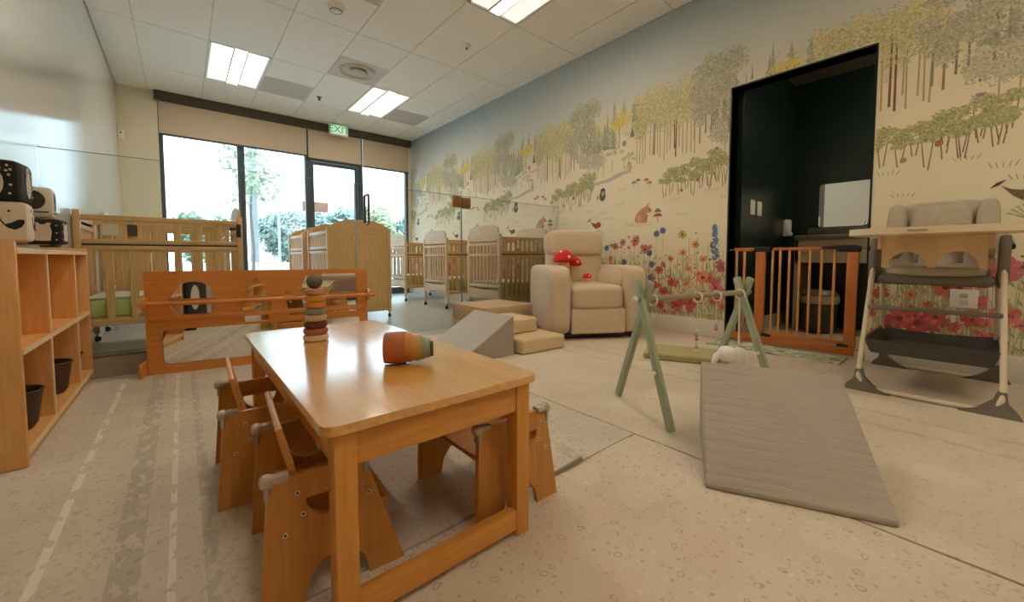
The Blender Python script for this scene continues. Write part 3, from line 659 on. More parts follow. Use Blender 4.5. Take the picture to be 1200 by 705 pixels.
# ------------------------------------------------------------------ toys on the table
t = thing('ring_stacker', 'wooden ring stacker of eight coloured rings topped by an olive ball', 'toy', (.384, 1.625, TZ))
cols = [('cream', (224, 198, 158)), ('terracotta', (186, 98, 66)), ('dark_brown', (112, 60, 34)), ('beige', (206, 176, 138)), ('slate', (136, 138, 130)), ('orange', (212, 134, 66)), ('mustard', (204, 150, 44)), ('dusty_pink', (196, 138, 108))]
z = 0
for i, (cn, c) in enumerate(cols):
    rr = .045 - i * .0018; hh = .0245
    prof = [(.010, z + .002), (rr - .008, z), (rr - .002, z + .004), (rr, z + hh / 2), (rr - .002, z + hh - .004), (rr - .008, z + hh), (.010, z + hh - .002), (.010, z + .002)]
    MB().lathe(prof, 28).build('ring', M('ring_' + cn, c, .5, .05, 20), t); z += hh + .0003
MB().lathe([(0, 0), (.009, 0), (.009, z), (0, z)], 12).build('peg', beech(2), t)
MB().lathe([(0.028 * math.sin(math.pi * k / 14), z + .0255 - 0.028 * math.cos(math.pi * k / 14)) for k in range(15)], 24).build('ball', M('ball_olive', (104, 98, 76), .55, .05, 20), t)
cups = [('rust', (182, 102, 58), .0475, .0, .062, 'largest rust-brown nesting cup, outermost of the toppled stack'), ('orange', (206, 132, 62), .0435, .034, .045, 'orange nesting cup just inside the rust one'), ('mustard', (196, 152, 76), .0385, .052, .052, 'mustard yellow nesting cup in the middle of the toppled stack'),
        ('sage', (150, 160, 118), .0335, .082, .036, 'sage green nesting cup between mustard and blue-grey ones'), ('blue_grey', (146, 158, 152), .029, .098, .034, 'blue-grey nesting cup near the small end of the stack'), ('brown', (92, 74, 62), .023, .112, .03, 'smallest dark brown nesting cup, innermost of the toppled stack')]
ax = Vector((.135, -.075, 0)).normalized(); az = math.atan2(ax.y, ax.x); prevr = None; zc = 0
for cn, c, r_, d0, ln, lab in cups:
    zc = r_ if prevr is None else zc - (prevr - .0035) + r_
    prevr = r_
    mtx = Matrix.Rotation(R(90), 4, 'Y')
    o = MB().lathe([(0, 0), (r_ * .90, 0), (r_ * .94, .002), (r_, ln * .5), (r_, ln - .001), (r_ - .001, ln), (r_ - .0028, ln - .001), (r_ - .003, ln * .5), (r_ * .88, .004), (0, .004)], 30, mtx).build('nesting_cup', M('cup_' + cn, c, .5, .05, 20), None, (.452 + ax.x * d0, 1.128 + ax.y * d0, TZ + zc + .0005), (0, 0, az))
    tag(o, lab, 'cup', 'stacked nesting cups')

# ------------------------------------------------------------------ mirror frame with grab bar
t = thing('wall_mirror', 'amber wooden floor mirror frame with cut-out shapes and a grab bar', 'mirror', (-.186, 3.42, 0), R(-10))
ML, MH = 1.345, .665
house = [(.525, .30), (.66, .30), (.69, .43), (.605, .545) if False else (.675, .50), (.6, .625), (.525, .50), (.505, .43)]
land = [(.80, .33), (1.265, .33), (1.265, .63), (1.02, .63), (1.0, .52), (.955, .52), (.915, .625), (.875, .52), (.84, .47), (.785, .52), (.77, .48)]
dome = ell(.245, .47, .125, .125, 26)
low = rrect(.075, ML - .055, .055, .285, .03)
MB().plate(rrect(0, ML, 0, MH, .015, 3), [dome, house, land, low], 0, .02, XZ(-.02)).build('frame', amber(0), t)
MB().box(.01, ML - .01, .001, .006, .01, MH - .01).build('mirror_glass', mm, t, smooth=False)
MB().box(.004, ML - .004, .0065, .014, .004, MH - .004).build('backing', ply(0), t)
MB().tube([(-.02, -.075, .46), (ML + .05, -.075, .46)], .015, 10).build('grab_bar', amber(0), t)
for x in (.0, ML - .012):
    MB().plate(rrect(-.10, .0, .415, .505, .04, 5), [], 0, .02, YZ(x)).build('bar_bracket', amber(2), t)
MB().box(.02, ML - .02, -.034, -.0205, .345, .375, .004).build('cross_slat', amber(0), t)
for x in (-.022, ML + .002): MB().box(x, x + .02, -.115, .10, 0, .09, .008).build('foot', amber(1), t)

# ------------------------------------------------------------------ low shelf on the pale wall
SX0, SX1, SY0, SY1, SH = XL + .003, -.445, 2.175, 3.56, .81
t = thing('toy_shelf', 'low open wooden toy shelf with six cubbies holding baskets and soft blocks', 'shelf', ((SX0 + SX1) / 2, SY0, 0)); hd = (SX1 - SX0) / 2; SL = SY1 - SY0
shw = lambda a: WOOD('shelf_wood_%d' % a, (222, 160, 90), (240, 186, 116), .4, a); shedge = M('shelf_edge', (236, 212, 168), .5, .03)
MB().box(-hd, hd, 0, .022, 0, SH + .006, .008).build('end_panel', shw(2), t)
MB().box(-hd, hd, SL - .022, SL, 0, SH, .006).build('end_panel', shw(2), t)
for z, zb in ((.06, 'bottom'), (.425, 'middle'), (SH - .02, 'top')):
    s_ = MB().box(-hd, hd - .004, .022, SL - .022, z - .02, z).build('shelf_board', shw(1), t)
    MB().box(hd - .004, hd, .022, SL - .022, z - .02, z).build('edge_band', shedge, s_)
for y in (.44, 1.02):
    for (z0, z1) in ((.06, .405), (.425, SH - .02)):
        s_ = MB().box(-hd, hd - .008, y, y + .018, z0, z1).build('divider', shw(2), t)
        MB().box(hd - .008, hd - .004, y, y + .018, z0, z1).build('edge_band', shedge, s_)
MB().box(-hd, -hd + .006, .022, SL - .022, .06, SH - .02).build('back_panel', shw(1), t)
MB().box(hd - .03, hd - .015, .022, SL - .022, 0, .04).build('plinth', shw(1), t)
# baskets in the lower row
wv_m, nt, b = newmat('basket_weave')
wvn = nt.nodes.new('ShaderNodeTexWave'); wvn.inputs['Scale'].default_value = 60; wvn.bands_direction = 'Z'; tc = nt.nodes.new('ShaderNodeTexCoord'); nt.links.new(tc.outputs['Object'], wvn.inputs[0])
nt.links.new(ramp(nt, wvn.outputs['Fac'], [(0, s2l((60, 38, 22))), (1, s2l((112, 74, 44)))]), b.inputs['Base Color']); bump(nt, b, wvn.outputs['Fac'], .6, .01); b.inputs['Roughness'].default_value = .7
for y, lab, sz in ((SY0 + .30, 'dark woven basket in the bottom cubby nearest the viewer', 1.0), (SY0 + .86, 'dark woven basket in the middle bottom cubby', 1.0), (SY0 + 1.26, 'dark woven basket holding orange toys in the furthest bottom cubby', .8)):
    b_ = thing('woven_basket', lab, 'basket', (SX1 - .105, y, .0605), group='baskets in the low shelf')
    k = sz
    MB().lathe([(0, 0), (.062 * k, 0), (.075 * k, .02), (.094 * k, .15 * k), (.096 * k, .156 * k), (.088 * k, .154 * k), (.07 * k, .02), (0, .012)], 28).build('bowl', wv_m, b_)
    MB().tube([(.094 * k * math.cos(q * 6.283 / 28), .094 * k * math.sin(q * 6.283 / 28), .156 * k) for q in range(28)], .005, 6, closed=True).build('rim', M('basket_rim', (78, 50, 30), .7), b_)
t = thing('toy_fruit', 'orange wooden toy wedge sticking out of the furthest basket', 'toy', (SX1 - .10, SY0 + 1.26, .115))
MB().plate([(-.05, 0), (.05, 0), (.02, .07), (-.03, .06)], [], -.02, .02, YZ(0)).build('wedge', M('toy_orange', (226, 140, 50), .5), t)
MB().lathe([(0, .02), (.016, .024), (.022, .04), (.016, .056), (0, .06)], 14, Matrix.Translation((.035, -.02, 0))).build('ball', M('toy_red', (196, 84, 50), .5), t)

# ------------------------------------------------------------------ black and white soft blocks on the shelf
blk_w = M('block_white', (222, 208, 190), .8, .03, 20); blk_b = M('block_black', (32, 30, 28), .8, .1, 20); red = M('print_red', (186, 54, 40), .7)
def block(label, x, y, z, s_, base, prints, rz=0, rx=.0):
    t = thing('soft_block', label, 'block', (x, y, z), rz, 'black and white soft blocks')
    MB().sbox(0, 0, s_ / 2, s_, s_, s_, 9, 7).build('cube', base, t)
    for (poly, m) in prints:
        for face in (0, 1):
            fn = (lambda u, v, w_: (u * s_, -s_ / 2 * 1.002 - w_, s_ / 2 + v * s_)) if face == 0 else (lambda u, v, w_: (s_ / 2 * 1.002 + w_, u * s_, s_ / 2 + v * s_))
            MB().plate(poly, [], 0, .0012, fn).build('print', m, t, smooth=False)
    return t
whale = [(.24 + a * .5, c * .75) for a, c in [(-.40, .22), (-.34, .05), (-.22, -.10), (.0, -.04), (.2, .06), (.38, .06), (.40, -.04), (.30, -.18), (.08, -.28), (-.14, -.22), (-.30, -.08), (-.44, .12)]]
owl = ell(.10, -.07, .15, .32, 22); owl_head = ell(.10, .28, .12, .12, 16)
eyes = [ell(.05, .29, .035, .045, 12), ell(.15, .29, .035, .045, 12)]
hog = ell(.08, .06, .26, .30, 20); hog_face = ell(-.2, -.12, .12, .16, 14)
bear = [(-.2, -.36), (.2, -.36), (.24, .0), (.2, .24), (.24, .34), (.14, .36), (.06, .28), (-.06, .28), (-.14, .36), (-.24, .34), (-.2, .24), (-.24, .0)]
dots = lambda pts, m: [(ell(a, c, .028, .028, 8), m) for a, c in pts]
feath = [([(.02 + .07 * i + .02 * (j % 2), .12 - .1 * j), (.05 + .07 * i + .02 * (j % 2), .07 - .1 * j), (.035 + .07 * i + .02 * (j % 2), .04 - .1 * j)], blk_b) for i in range(3) for j in range(4)]
zt = SH + .0065
block('white soft block printed with a black whale, bottom of the stack', -.535, 2.47, zt, .155, blk_w, [(whale, blk_b)] + dots([(.2, .25), (-.1, .3)], blk_b), R(4))
block('black soft block with a pale owl and dots, top of the stack', -.54, 2.465, zt + .156, .155, blk_b, [(owl, blk_w), (owl_head, blk_w)] + [(e, blk_b) for e in eyes] + feath + dots([(.32, .35), (.34, .12), (.36, -.12), (.34, -.33), (.3, .22), (.37, .25)], blk_w), R(-3))
block('white soft block with a red bird print, half hidden behind the whale block', -.562, 3.02, zt, .13, blk_w, [(ell(.22, -.14, .16, .14, 14), red), (ell(-.02, -.1, .2, .1, 14), blk_b), ([(-.4, .3), (.4, .2), (.4, .26), (-.4, .38)], blk_b)], R(6))
block('white soft block with a dark hedgehog print, resting on the red bird block', -.555, 3.01, zt + .131, .15, blk_w, [(hog, M('print_brown', (64, 54, 46), .8, .3, 60)), (hog_face, M('print_tan', (206, 190, 168), .8)), ([(-.4, -.36), (.4, -.33), (.4, -.29), (-.4, -.32)], blk_b)], R(5))
block('small black soft block with a white bear print at the end of the stack', -.485, 2.865, zt, .118, blk_b, [(bear, blk_w)] + dots([(-.36, .3), (.37, .25), (-.37, 0), (.37, -.05), (-.36, -.3), (.36, -.32)], blk_w), R(-4))
t = thing('toy_pencil_case', 'dark pointed toy standing behind the bear block', 'toy', (-.55, 3.30, SH + .0005))
MB().box(-.035, .035, -.05, .05, 0, .11, .01).build('body', M('toy_dark', (60, 58, 48), .7), t); MB().plate([(-.02, .11), (.03, .11), (.012, .21), (-.01, .2)], [], -.02, .02, YZ(0)).build('tip', M('toy_slate', (70, 72, 76), .6), t)

t = thing('baby_gym_board', 'black and white play board seen only reflected in the floor mirror', 'play board', (XL + .03, 1.42, 0))
MB().box(-.02, .02, -.25, .25, 0, .52, .02, 3).build('board', blk_b, t); MB().plate(ell(.08, .33, .11, .13, 20), [], 0, .002, YZ(.0205)).build('print', blk_w, t, smooth=False)
for y in (-.2, .2): MB().box(-.025, .06, y - .02, y + .02, 0, .03, .005).build('foot', blk_b, t)

t = thing('toy_shelf', 'second low wooden shelf, seen only reflected in the floor mirror', 'shelf', (XL + .003, -1.3, 0))
for y in (0, .73, 1.46, 2.18): MB().box(0, .26, y, y + .02, 0, .62, .005).build('upright', shw(2), t)
for z in (.04, .33, .60): MB().box(0, .255, .02, 2.18, z, z + .02).build('shelf_board', shw(1), t)
MB().box(0, .006, .02, 2.18, .06, .60).build('back_panel', shw(1), t)
t = thing('ottoman', 'taupe padded bench, seen only reflected in the floor mirror', 'bench', (.62, -1.05, 0))
MB().sbox(0, 0, .22, .95, .46, .40, 8, 7).build('cushion', M('taupe_fabric', (150, 122, 100), .85, .06, 20), t)
for x in (-.38, .38):
    for y in (-.16, .16): MB().lathe([(0, 0), (.018, 0), (.024, .05), (0, .05)], 12, Matrix.Translation((x, y, 0))).build('foot', black_plastic, t)

# ------------------------------------------------------------------ armchair
fab = M('chair_fabric', (214, 192, 164), .85, .04, 30, bmp=.25, bscale=420, sheen=.2)
t = thing('armchair', 'beige fabric recliner armchair in front of the mural', 'armchair', (3.12, 2.60, 0), R(-30))
Rx = lambda a: Matrix.Rotation(R(a), 3, 'X'); Ry = lambda a: Matrix.Rotation(R(a), 3, 'Y'); Rz_ = lambda a: Matrix.Rotation(R(a), 3, 'Z')
MB().box(-.25, .25, -.395, .36, .05, .30, .02, 3).build('base', fab, t)
MB().box(-.262, .262, -.425, -.385, .055, .285, .018, 3).build('footrest_panel', fab, t)
MB().sbox(0, -.09, .385, .53, .68, .23, 7, 8).build('seat_cushion', fab, t)
for s_ in (-1, 1):
    a_ = MB().sbox(s_ * .365, -.01, .36, .215, .87, .635, 7, 8).build('armrest', fab, t)
    MB().sbox(s_ * .275, -.07, .545, .13, .56, .20, 3.5, 7, rot=Ry(s_ * 14)).build('arm_pad', fab, a_)
MB().sbox(0, .30, .62, .60, .20, .72, 6, 8, rot=Rx(-10)).build('backrest', fab, t)
MB().sbox(0, .285, .615, .56, .16, .44, 5, 8, rot=Rx(-10)).build('back_cushion', fab, t)
MB().sbox(0, .325, .895, .62, .24, .285, 6, 8, rot=Rx(-10)).build('headrest', fab, t)
MB().box(-.27, .27, .2, .40, .06, .62, .04, 3).build('rear_shell', fab, t)
for x in (-.36, .36):
    for y in (-.34, .33): MB().lathe([(0, 0), (.02, 0), (.028, .06), (0, .06)], 14, Matrix.Translation((x, y, 0))).build('foot', black_plastic, t)
MB().box(-.36, .36, -.33, .33, .015, .052).build('underframe', black_plastic, t)
# mushroom plush toys (local frame of the chair: x across, y back)
plush_red = M('plush_red', (206, 30, 24), .75, .08, 40); plush_cream = M('plush_cream', (226, 196, 150), .8, .05, 30); plush_white = M('plush_white', (240, 234, 224), .8, .02, 30)
cz, sz_ = math.cos(R(-30)), math.sin(R(-30))
def chair_pt(x, y): return (3.12 + x * cz - y * sz_, 2.60 + x * sz_ + y * cz)
def mushroom(label, x, y, z, s_, spots=6, st=1.0):
    t = thing('mushroom_plush', label, 'plush toy', (*chair_pt(x, y), z), R(-30), 'mushroom plush toys')
    z += .11 * s_ * (st - 1); t.location.z = z
    MB().lathe([(0, -.11 * s_ * (st - 1)), (.05 * s_, -.11 * s_ * (st - 1)), (.066 * s_, .03 * s_ - .11 * s_ * (st - 1)), (.056 * s_, .09 * s_), (.05 * s_, .125 * s_), (0, .13 * s_)], 20).build('stem', plush_cream, t)
    cap = MB().lathe([(0, .115 * s_), (.085 * s_, .105 * s_), (.108 * s_, .122 * s_), (.102 * s_, .16 * s_), (.07 * s_, .205 * s_), (.03 * s_, .225 * s_), (0, .228 * s_)], 26).build('cap', plush_red, t)
    for k in range(spots):
        a = -2.4 + k * 6.283 / spots; e = .55 if k % 2 else .95
        n = Vector((math.cos(a) * math.cos(e), math.sin(a) * math.cos(e), math.sin(e)))
        rr, zz = ((.0995, .162) if k % 2 else (.062, .211)); c = Vector((math.cos(a) * rr * s_, math.sin(a) * rr * s_, zz * s_))
        MB().lathe([(0, .004), (.013 * s_, .002), (.016 * s_, -.004), (0, -.006)], 12, Matrix.Translation(c) @ n.to_track_quat('Z', 'Y').to_matrix().to_4x4()).build('spot', plush_white, cap)
    for x_ in (-.018, .018): MB().lathe([(0, .003), (.006 * s_, 0), (0, -.003)], 8, Matrix.Translation((x_ * s_, -.064 * s_, .06 * s_)) @ Matrix.Rotation(R(90), 4, 'X')).build('eye', black_plastic, t)
mushroom('large red mushroom plush with white spots leaning in the armchair', -.185, .06, .502, 1.02, st=1.85)
mushroom('medium red mushroom plush squeezed behind the large one', -.06, .12, .502, .78, st=1.95)
mushroom('small red mushroom plush sitting on the armchair seat', .03, -.03, .502, .42)

# ------------------------------------------------------------------ foam climbing set
foam_b = M('foam_beige', (216, 190, 150), .55, .03, 4, bmp=.12, bscale=30); foam_t = M('foam_tan', (202, 172, 134), .55, .03, 4, bmp=.12, bscale=30); foam_g = M('foam_grey', (172, 162, 150), .5, .03, 4)
t = thing('foam_steps', 'beige foam climbing block with two steps beside the armchair', 'foam steps', (1.985, 2.245, 0), R(-3))
MB().box(0, .46, 0, .62, 0, .115, .022, 3).build('lower_step', foam_b, t)
MB().box(0.002, .36, .24, .62, .1155, .238, .022, 3).build('upper_step', foam_b, t)
t = thing('foam_platform', 'tan folded foam platform of two layers behind the foam steps', 'foam block', (2.11, 2.90, 0))
MB().box(0, .59, 0, .56, 0, .142, .012, 2).build('lower_layer', foam_t, t); MB().box(-.004, .594, 0, .56, .143, .29, .012, 2).build('upper_layer', foam_t, t)
def wedge(name, label, cat, loc, rz, wd, run, h, mt, lip=.012, seam=True):
    t = thing(name, label, cat, (*loc, 0), rz)
    o = MB().plate([(0, 0), (run, 0), (run, h), (run - .012, h), (0, lip)], [], 0, wd, lambda u, v, w_: (w_, u, v)).build('body', mt, t)
    bv = o.modifiers.new('soft', 'BEVEL'); bv.width = .007; bv.segments = 2; bv.limit_method = 'ANGLE'
    return t
m_r, nt, b = newmat('ramp_vinyl'); nf = noise_fac(nt, 6, (1.1, 9, 6), 5, rough=.62)
nt.links.new(ramp(nt, noise_fac(nt, 3), [(.3, s2l((168, 156, 140))), (.7, s2l((178, 166, 150)))]), b.inputs['Base Color']); b.inputs['Roughness'].default_value = .5
rr_ = nt.nodes.new('ShaderNodeValToRGB'); rr_.color_ramp.elements[0].position = .36; rr_.color_ramp.elements[1].position = .5; nt.links.new(nf, rr_.inputs[0])
wv_ = nt.nodes.new('ShaderNodeTexWave'); wv_.inputs['Scale'].default_value = 4.0; wv_.inputs['Distortion'].default_value = 5.0; wv_.inputs['Detail'].default_value = 2.0; wv_.inputs['Detail Scale'].default_value = 1.4; wv_.bands_direction = 'Y'
tcx = nt.nodes.new('ShaderNodeTexCoord'); mpx = nt.nodes.new('ShaderNodeMapping'); mpx.inputs['Scale'].default_value = (.8, 2.2, 1.0); nt.links.new(tcx.outputs['Object'], mpx.inputs[0]); nt.links.new(mpx.outputs[0], wv_.inputs[0])
pw = nt.nodes.new('ShaderNodeMath'); pw.operation = 'POWER'; pw.inputs[1].default_value = .35; nt.links.new(wv_.outputs['Fac'], pw.inputs[0])
ml = nt.nodes.new('ShaderNodeMath'); ml.operation = 'MULTIPLY_ADD'; ml.inputs[1].default_value = .9; nt.links.new(rr_.outputs[0], ml.inputs[0]); nt.links.new(pw.outputs[0], ml.inputs[2])
bump(nt, b, ml.outputs[0], .5, .007)
t = wedge('foam_ramp', 'large wrinkled grey foam ramp in the foreground by the play gym', 'foam ramp', (1.292, .556), R(-63.3), .49, .495, .30, m_r, .016)
MB().box(.004, .486, .004, .49, .0, .003).build('base_lining', M('lining_dark', (60, 54, 48), .8), t)
t = wedge('foam_ramp', 'smooth grey foam ramp leaning up to the foam steps', 'foam ramp', (1.435, 2.835), R(-90), .525, .52, .30, foam_g, .012)
MB().box(.004, .52, .004, .515, .0, .003).build('base_lining', MATS['lining_dark'], t)

# ------------------------------------------------------------------ play gym
sage = WOOD('sage_paint', (150, 160, 132), (168, 176, 148), .5, 2, 5)
GL, GR, BZ = Vector((1.695, 1.04, 0)), Vector((2.46, .875, 0)), .555
t = thing('play_gym', 'sage green wooden baby play gym with crossed legs', 'play gym', (0, 0, 0))
legdir = Vector((.096, .215, 0)); perp = Vector((legdir.y, -legdir.x, 0)).normalized()
for ci, c in enumerate((GL, GR)):
    for s_ in (-1, 1):
        foot = c + legdir * s_ + Vector((0, 0, .009)); k = .075 / .555
        top = c - legdir * s_ * k * 1.15 + Vector((0, 0, BZ + .085)); off = perp * (s_ * .0135)
        d = (top - foot).normalized(); side = d.cross(perp).normalized(); mt_ = Matrix((perp, side, d)).transposed().to_4x4()
        ln = (top - foot).length
        o = MB().box(-.0125, .0125, -.019, .019, 0, ln, .004).build('leg', sage, t); o.matrix_local = Matrix.Translation(foot + off) @ mt_
        kn = MB().lathe([(0, .010), (.008, .008), (.010, 0), (0, -.004)], 12, Matrix.Translation(Vector((s_ * .0165, 0, ln * .36))) @ Matrix.Rotation(R(90 * s_), 4, 'Y')).build('screw_knob', white_plastic, o)
barv = (GR - GL).normalized()
MB().tube([GL - barv * .05 + Vector((0, 0, BZ)), GR + barv * .05 + Vector((0, 0, BZ))], .0145, 12).build('crossbar', WOOD('sage_bar', (146, 142, 112), (164, 158, 128), .5, 0, 5), t)
for c, s_ in ((GL, -1), (GR, 1)):
    MB().lathe([(0, .014), (.012, .012), (.016, 0), (0, 0)], 14, Matrix.Translation(c + barv * s_ * .05 + Vector((0, 0, BZ))) @ (barv * s_).to_track_quat('Z', 'Y').to_matrix().to_4x4()).build('end_knob', white_plastic, t)
ivory = M('ivory_ring', (228, 212, 176), .5, .03)
def on_bar(f): return GL + (GR - GL) * f + Vector((0, 0, BZ))
def ring_at(t, p):
    q = barv.to_track_quat('Z', 'Y').to_matrix()
    MB().tube([q @ Vector((.026 * math.cos(a * 6.283 / 22), .026 * math.sin(a * 6.283 / 22), 0)) + Vector((0, 0, -.0095)) for a in range(22)], .0055, 8, closed=True).build('ring', ivory, t)
bead_cols = [(228, 216, 190), (176, 176, 170), (204, 120, 88), (224, 208, 180), (200, 150, 110), (228, 216, 190)]
for f_, lab, n, L0 in ((.08, 'ivory ring hanging on the play gym bar nearest the armchair', 0, 0), (.50, 'bead string hanging from the middle of the play gym bar', 6, .14), (.70, 'thin pale bead string between the middle one and the white plush', 4, .10)):
    p = on_bar(f_); tt = thing('hanging_toy', lab, 'hanging toy', tuple(p), 0, 'toys hanging on the play gym'); ring_at(tt, p)
    MB().tube([(0, 0, -.036), (0, 0, -.05 - (L0 + n * .02 if n else .03))], .0022, 6).build('cord', M('cord_cream', (226, 214, 190), .8), tt)
    if not n: MB().lathe([(.009 * math.sin(math.pi * k / 8), -.085 - .009 * math.cos(math.pi * k / 8)) for k in range(9)], 12).build('bead', ivory, tt)
    for k in range(n):
        zz = -.05 - L0 - k * .021; rb = .012 if k == 1 else .009
        MB().lathe([(rb * math.sin(math.pi * q / 8), zz - rb * math.cos(math.pi * q / 8)) for q in range(9)], 12).build('bead', M('bead_%d' % k, bead_cols[k], .5), tt)
p = on_bar(.965); tt = thing('hanging_toy', 'white plush elephant hanging on a strap at the gym end by the gate', 'hanging toy', tuple(p), 0, 'toys hanging on the play gym'); ring_at(tt, p)
MB().box(-.010, .010, -.003, .003, -.30, -.033, .002).build('strap', plush_white, tt)
e = MB(); e.sbox(.0, .0, -.375, .10, .10, .12, 2.4, 6); e.build('body', plush_white, tt)
MB().sbox(-.075, .035, -.345, .115, .09, .085, 2.3, 6).build('head', plush_white, tt)
MB().tube([(-.10, .05, -.345), (-.135, .065, -.355), (-.15, .07, -.385), (-.145, .07, -.41)], [.022, .019, .015, .012], 10).build('trunk', plush_white, tt)
for s_ in (-1, 1): MB().sbox(-.06 + s_ * .02, .03 + s_ * .045, -.34, .05, .014, .06, 2.2, 5).build('ear', plush_white, tt)
for (x, y) in ((-.03, -.03), (.03, -.03), (-.03, .03), (.03, .03)): MB().sbox(x, y, -.445, .035, .035, .06, 2.5, 4).build('foot', plush_white, tt)
t = thing('floor_cushion', 'flat olive floor cushion lying behind the play gym', 'cushion', (2.62, 1.60, 0), R(-65))
MB().box(0, .56, 0, .34, 0, .052, .014, 3).build('body', M('olive_foam', (176, 166, 116), .7, .04, 6), t)
MB().tube([(0.0, .0, .03), (.56, 0, .03)], .003, 6).build('piping', M('olive_pipe', (150, 140, 92), .7), t)

# ------------------------------------------------------------------ wooden safety gate
t = thing('safety_gate', 'orange-brown wooden baby gate across the dark doorway', 'gate', (3.86, 0, 0)); gv, gh, gb = gatew(2), gatew(1), WOOD('gate_bar', (200, 134, 72), (218, 156, 94), .4, 2)
MB().box(-.018, .018, .60, 1.47, .012, .075, .004).build('bottom_rail', gh, t)
MB().box(-.02, .02, .592, .66, .07, .80, .005).build('post', gv, t); MB().box(-.02, .02, 1.205, 1.275, .07, .80, .005).build('post', gv, t)
for y in (1.36, 1.425): MB().box(-.008, .008, y, y + .018, .07, .815, .003).build('bar', gb, t)
MB().box(-.011, .011, 1.29, 1.455, .808, .838, .004).build('top_rail', gh, t)
d_ = MB().box(-.010, .010, .665, 1.15, .812, .836, .004).build('door_top_rail', gh, t); MB().box(-.010, .010, .665, 1.17, .085, .115, .004).build('door_bottom_rail', gh, t)
for y in (.735, .815, .89, .96, 1.03, 1.095, 1.15): MB().box(-.008, .008, y - .008, y + .008, .11, .815, .003).build('bar', gb, t)
MB().box(-.022, .022, 1.165, 1.29, .80, .845, .008).build('hinge_cap', black_plastic, t)
MB().box(-.03, .03, .58, .72, .795, .835, .01).build('latch', black_plastic, t); MB().sbox(-.005, .70, .835, .05, .24, .03, 3.5, 6).build('latch_handle', black_plastic, t)
for y in (.66, 1.18): MB().box(-.024, .024, y - .03, y + .04, .072, .095, .005).build('pivot', black_plastic, t)
for (y, s_) in ((1.47, 1), (.592, -1)):
    for z in (.06, .82): MB().tube([(0, y, z), (0, y + s_ * .03 if s_ > 0 else y - .044, z)], .006, 8).build('tension_bolt', steel, t)

# ------------------------------------------------------------------ high chair
hc_w = M('highchair_white', (224, 208, 180), .4, .02); hc_g = M('highchair_grey', (112, 104, 92), .5, .04); hc_fab = M('highchair_fabric', (182, 168, 146), .85, .08, 25, bmp=.3, bscale=200); hc_dark = M('basket_fabric', (84, 78, 74), .85, .08, 20); hc_tray = M('tray_cream', (234, 216, 182), .4, .02)
t = thing('high_chair', 'grey and cream high chair with tray standing by the mural', 'high chair', (3.36, .175, 0))
def arc_u(xb, xt, zt, hw=.262):
    P = [(xt, hw - .02, zt)]; 
    P += [(xb + (xt - xb) * .14, hw, .12)] + [(xb + (xt - xb) * .02, hw - .085 + .085 * math.cos(a), .10 - .085 * math.sin(a)) for a in (R(15), R(40), R(65), R(90))]
    Q = [(x, -y, z) for x, y, z in reversed(P)]
    return P + Q
fr = MB().tube(arc_u(-.41, -.16, .80), .0125, 10).build('front_frame', hc_w, t)
rf_ = MB().tube(arc_u(.40, -.02, .80, .25), .0125, 10).build('rear_frame', hc_w, t)
for xb, hw in ((-.41, .262), (.40, .25)):
    for s_ in (-1, 1):
        q = MB().plate([(hw - .14, .0), (hw + .062, 0), (hw + .045, .03), (hw + .018, .06), (hw + .012, .115), (hw - .016, .115), (hw - .03, .07), (hw - .07, .032)], [], -.022, .022, lambda u, v, w_, s_=s_, xb=xb: (xb + (.03 if xb < 0 else -.045) * v / .1 + w_, s_ * u, v)).build('foot', hc_g, t)
for s_ in (-1, 1):
    MB().box(-.20, .02, s_ * .245 - .02, s_ * .245 + .02, .60, .86, .015, rot=Matrix.Rotation(R(8), 3, 'Y')).build('side_housing', hc_g, t)
    MB().tube([(-.33, s_ * .257, .292), (.31, s_ * .25, .292)], .006, 8).build('basket_rod', steel, t)
    MB().tube([(-.13, s_ * .262, .81), (.12, s_ * .262, .84)], .018, 8).build('arm_bar', black_plastic, t)
MB().box(-.285, -.265, -.25, .25, .455, .478, .006).build('cross_bar', hc_g, t)
MB().box(-.23, .10, -.225, .225, .60, .66, .03, 3).build('seat_shell', hc_g, t)
MB().sbox(-.06, 0, .675, .36, .40, .06, 4, 7).build('seat_pad', hc_fab, t)
bk = MB().sbox(.16, 0, .87, .09, .44, .46, 4.5, 8, rot=Matrix.Rotation(R(16), 3, 'Y')).build('backrest', hc_fab, t)
MB().sbox(.125, 0, .93, .07, .26, .28, 4, 7, rot=Matrix.Rotation(R(16), 3, 'Y')).build('back_insert', hc_fab, bk)
for s_ in (-1, 1): MB().sbox(.12, s_ * .185, .92, .12, .09, .34, 3.5, 7, rot=Matrix.Rotation(R(16), 3, 'Y')).build('side_wing', hc_fab, bk)
for y in (-.09, .09): MB().box(.06, .075, y - .012, y + .012, .72, .95, .003, rot=Matrix.Rotation(R(16), 3, 'Y')).build('harness_strap', M('strap_grey', (120, 110, 96), .8), bk)
tray_o = rrect(-.62, -.22, -.31, .31, .13, 7)
MB().plate(tray_o, [], .872, .882, XY(0)).build('tray_base', hc_tray, t)
tr_ = MB().plate(tray_o, [rrect(-.60, -.24, -.29, .29, .11, 7)], .882, .905, XY(0)).build('tray_rim', hc_tray, t)
MB().box(-.624, -.619, .0, .07, .882, .892).build('tray_mark', M('mark_grey', (176, 160, 130), .5), tr_)
arches = [[(-.19, .70), (-.19, .87), (.19, .87), (.19, .70), (.165, .70)] + [(.09 + .075 * math.cos(a), .70 + .085 * math.sin(a)) for a in [R(5 + 17 * k) for k in range(11)]] + [(.015, .70), (-.015, .70)] + [(-.09 + .075 * math.cos(a), .70 + .085 * math.sin(a)) for a in [R(5 + 17 * k) for k in range(11)]] + [(-.165, .70)]]
MB().plate(arches[0], [], 0, .02, YZ(-.36)).build('tray_skirt', M('skirt_beige', (222, 188, 140), .4), t)
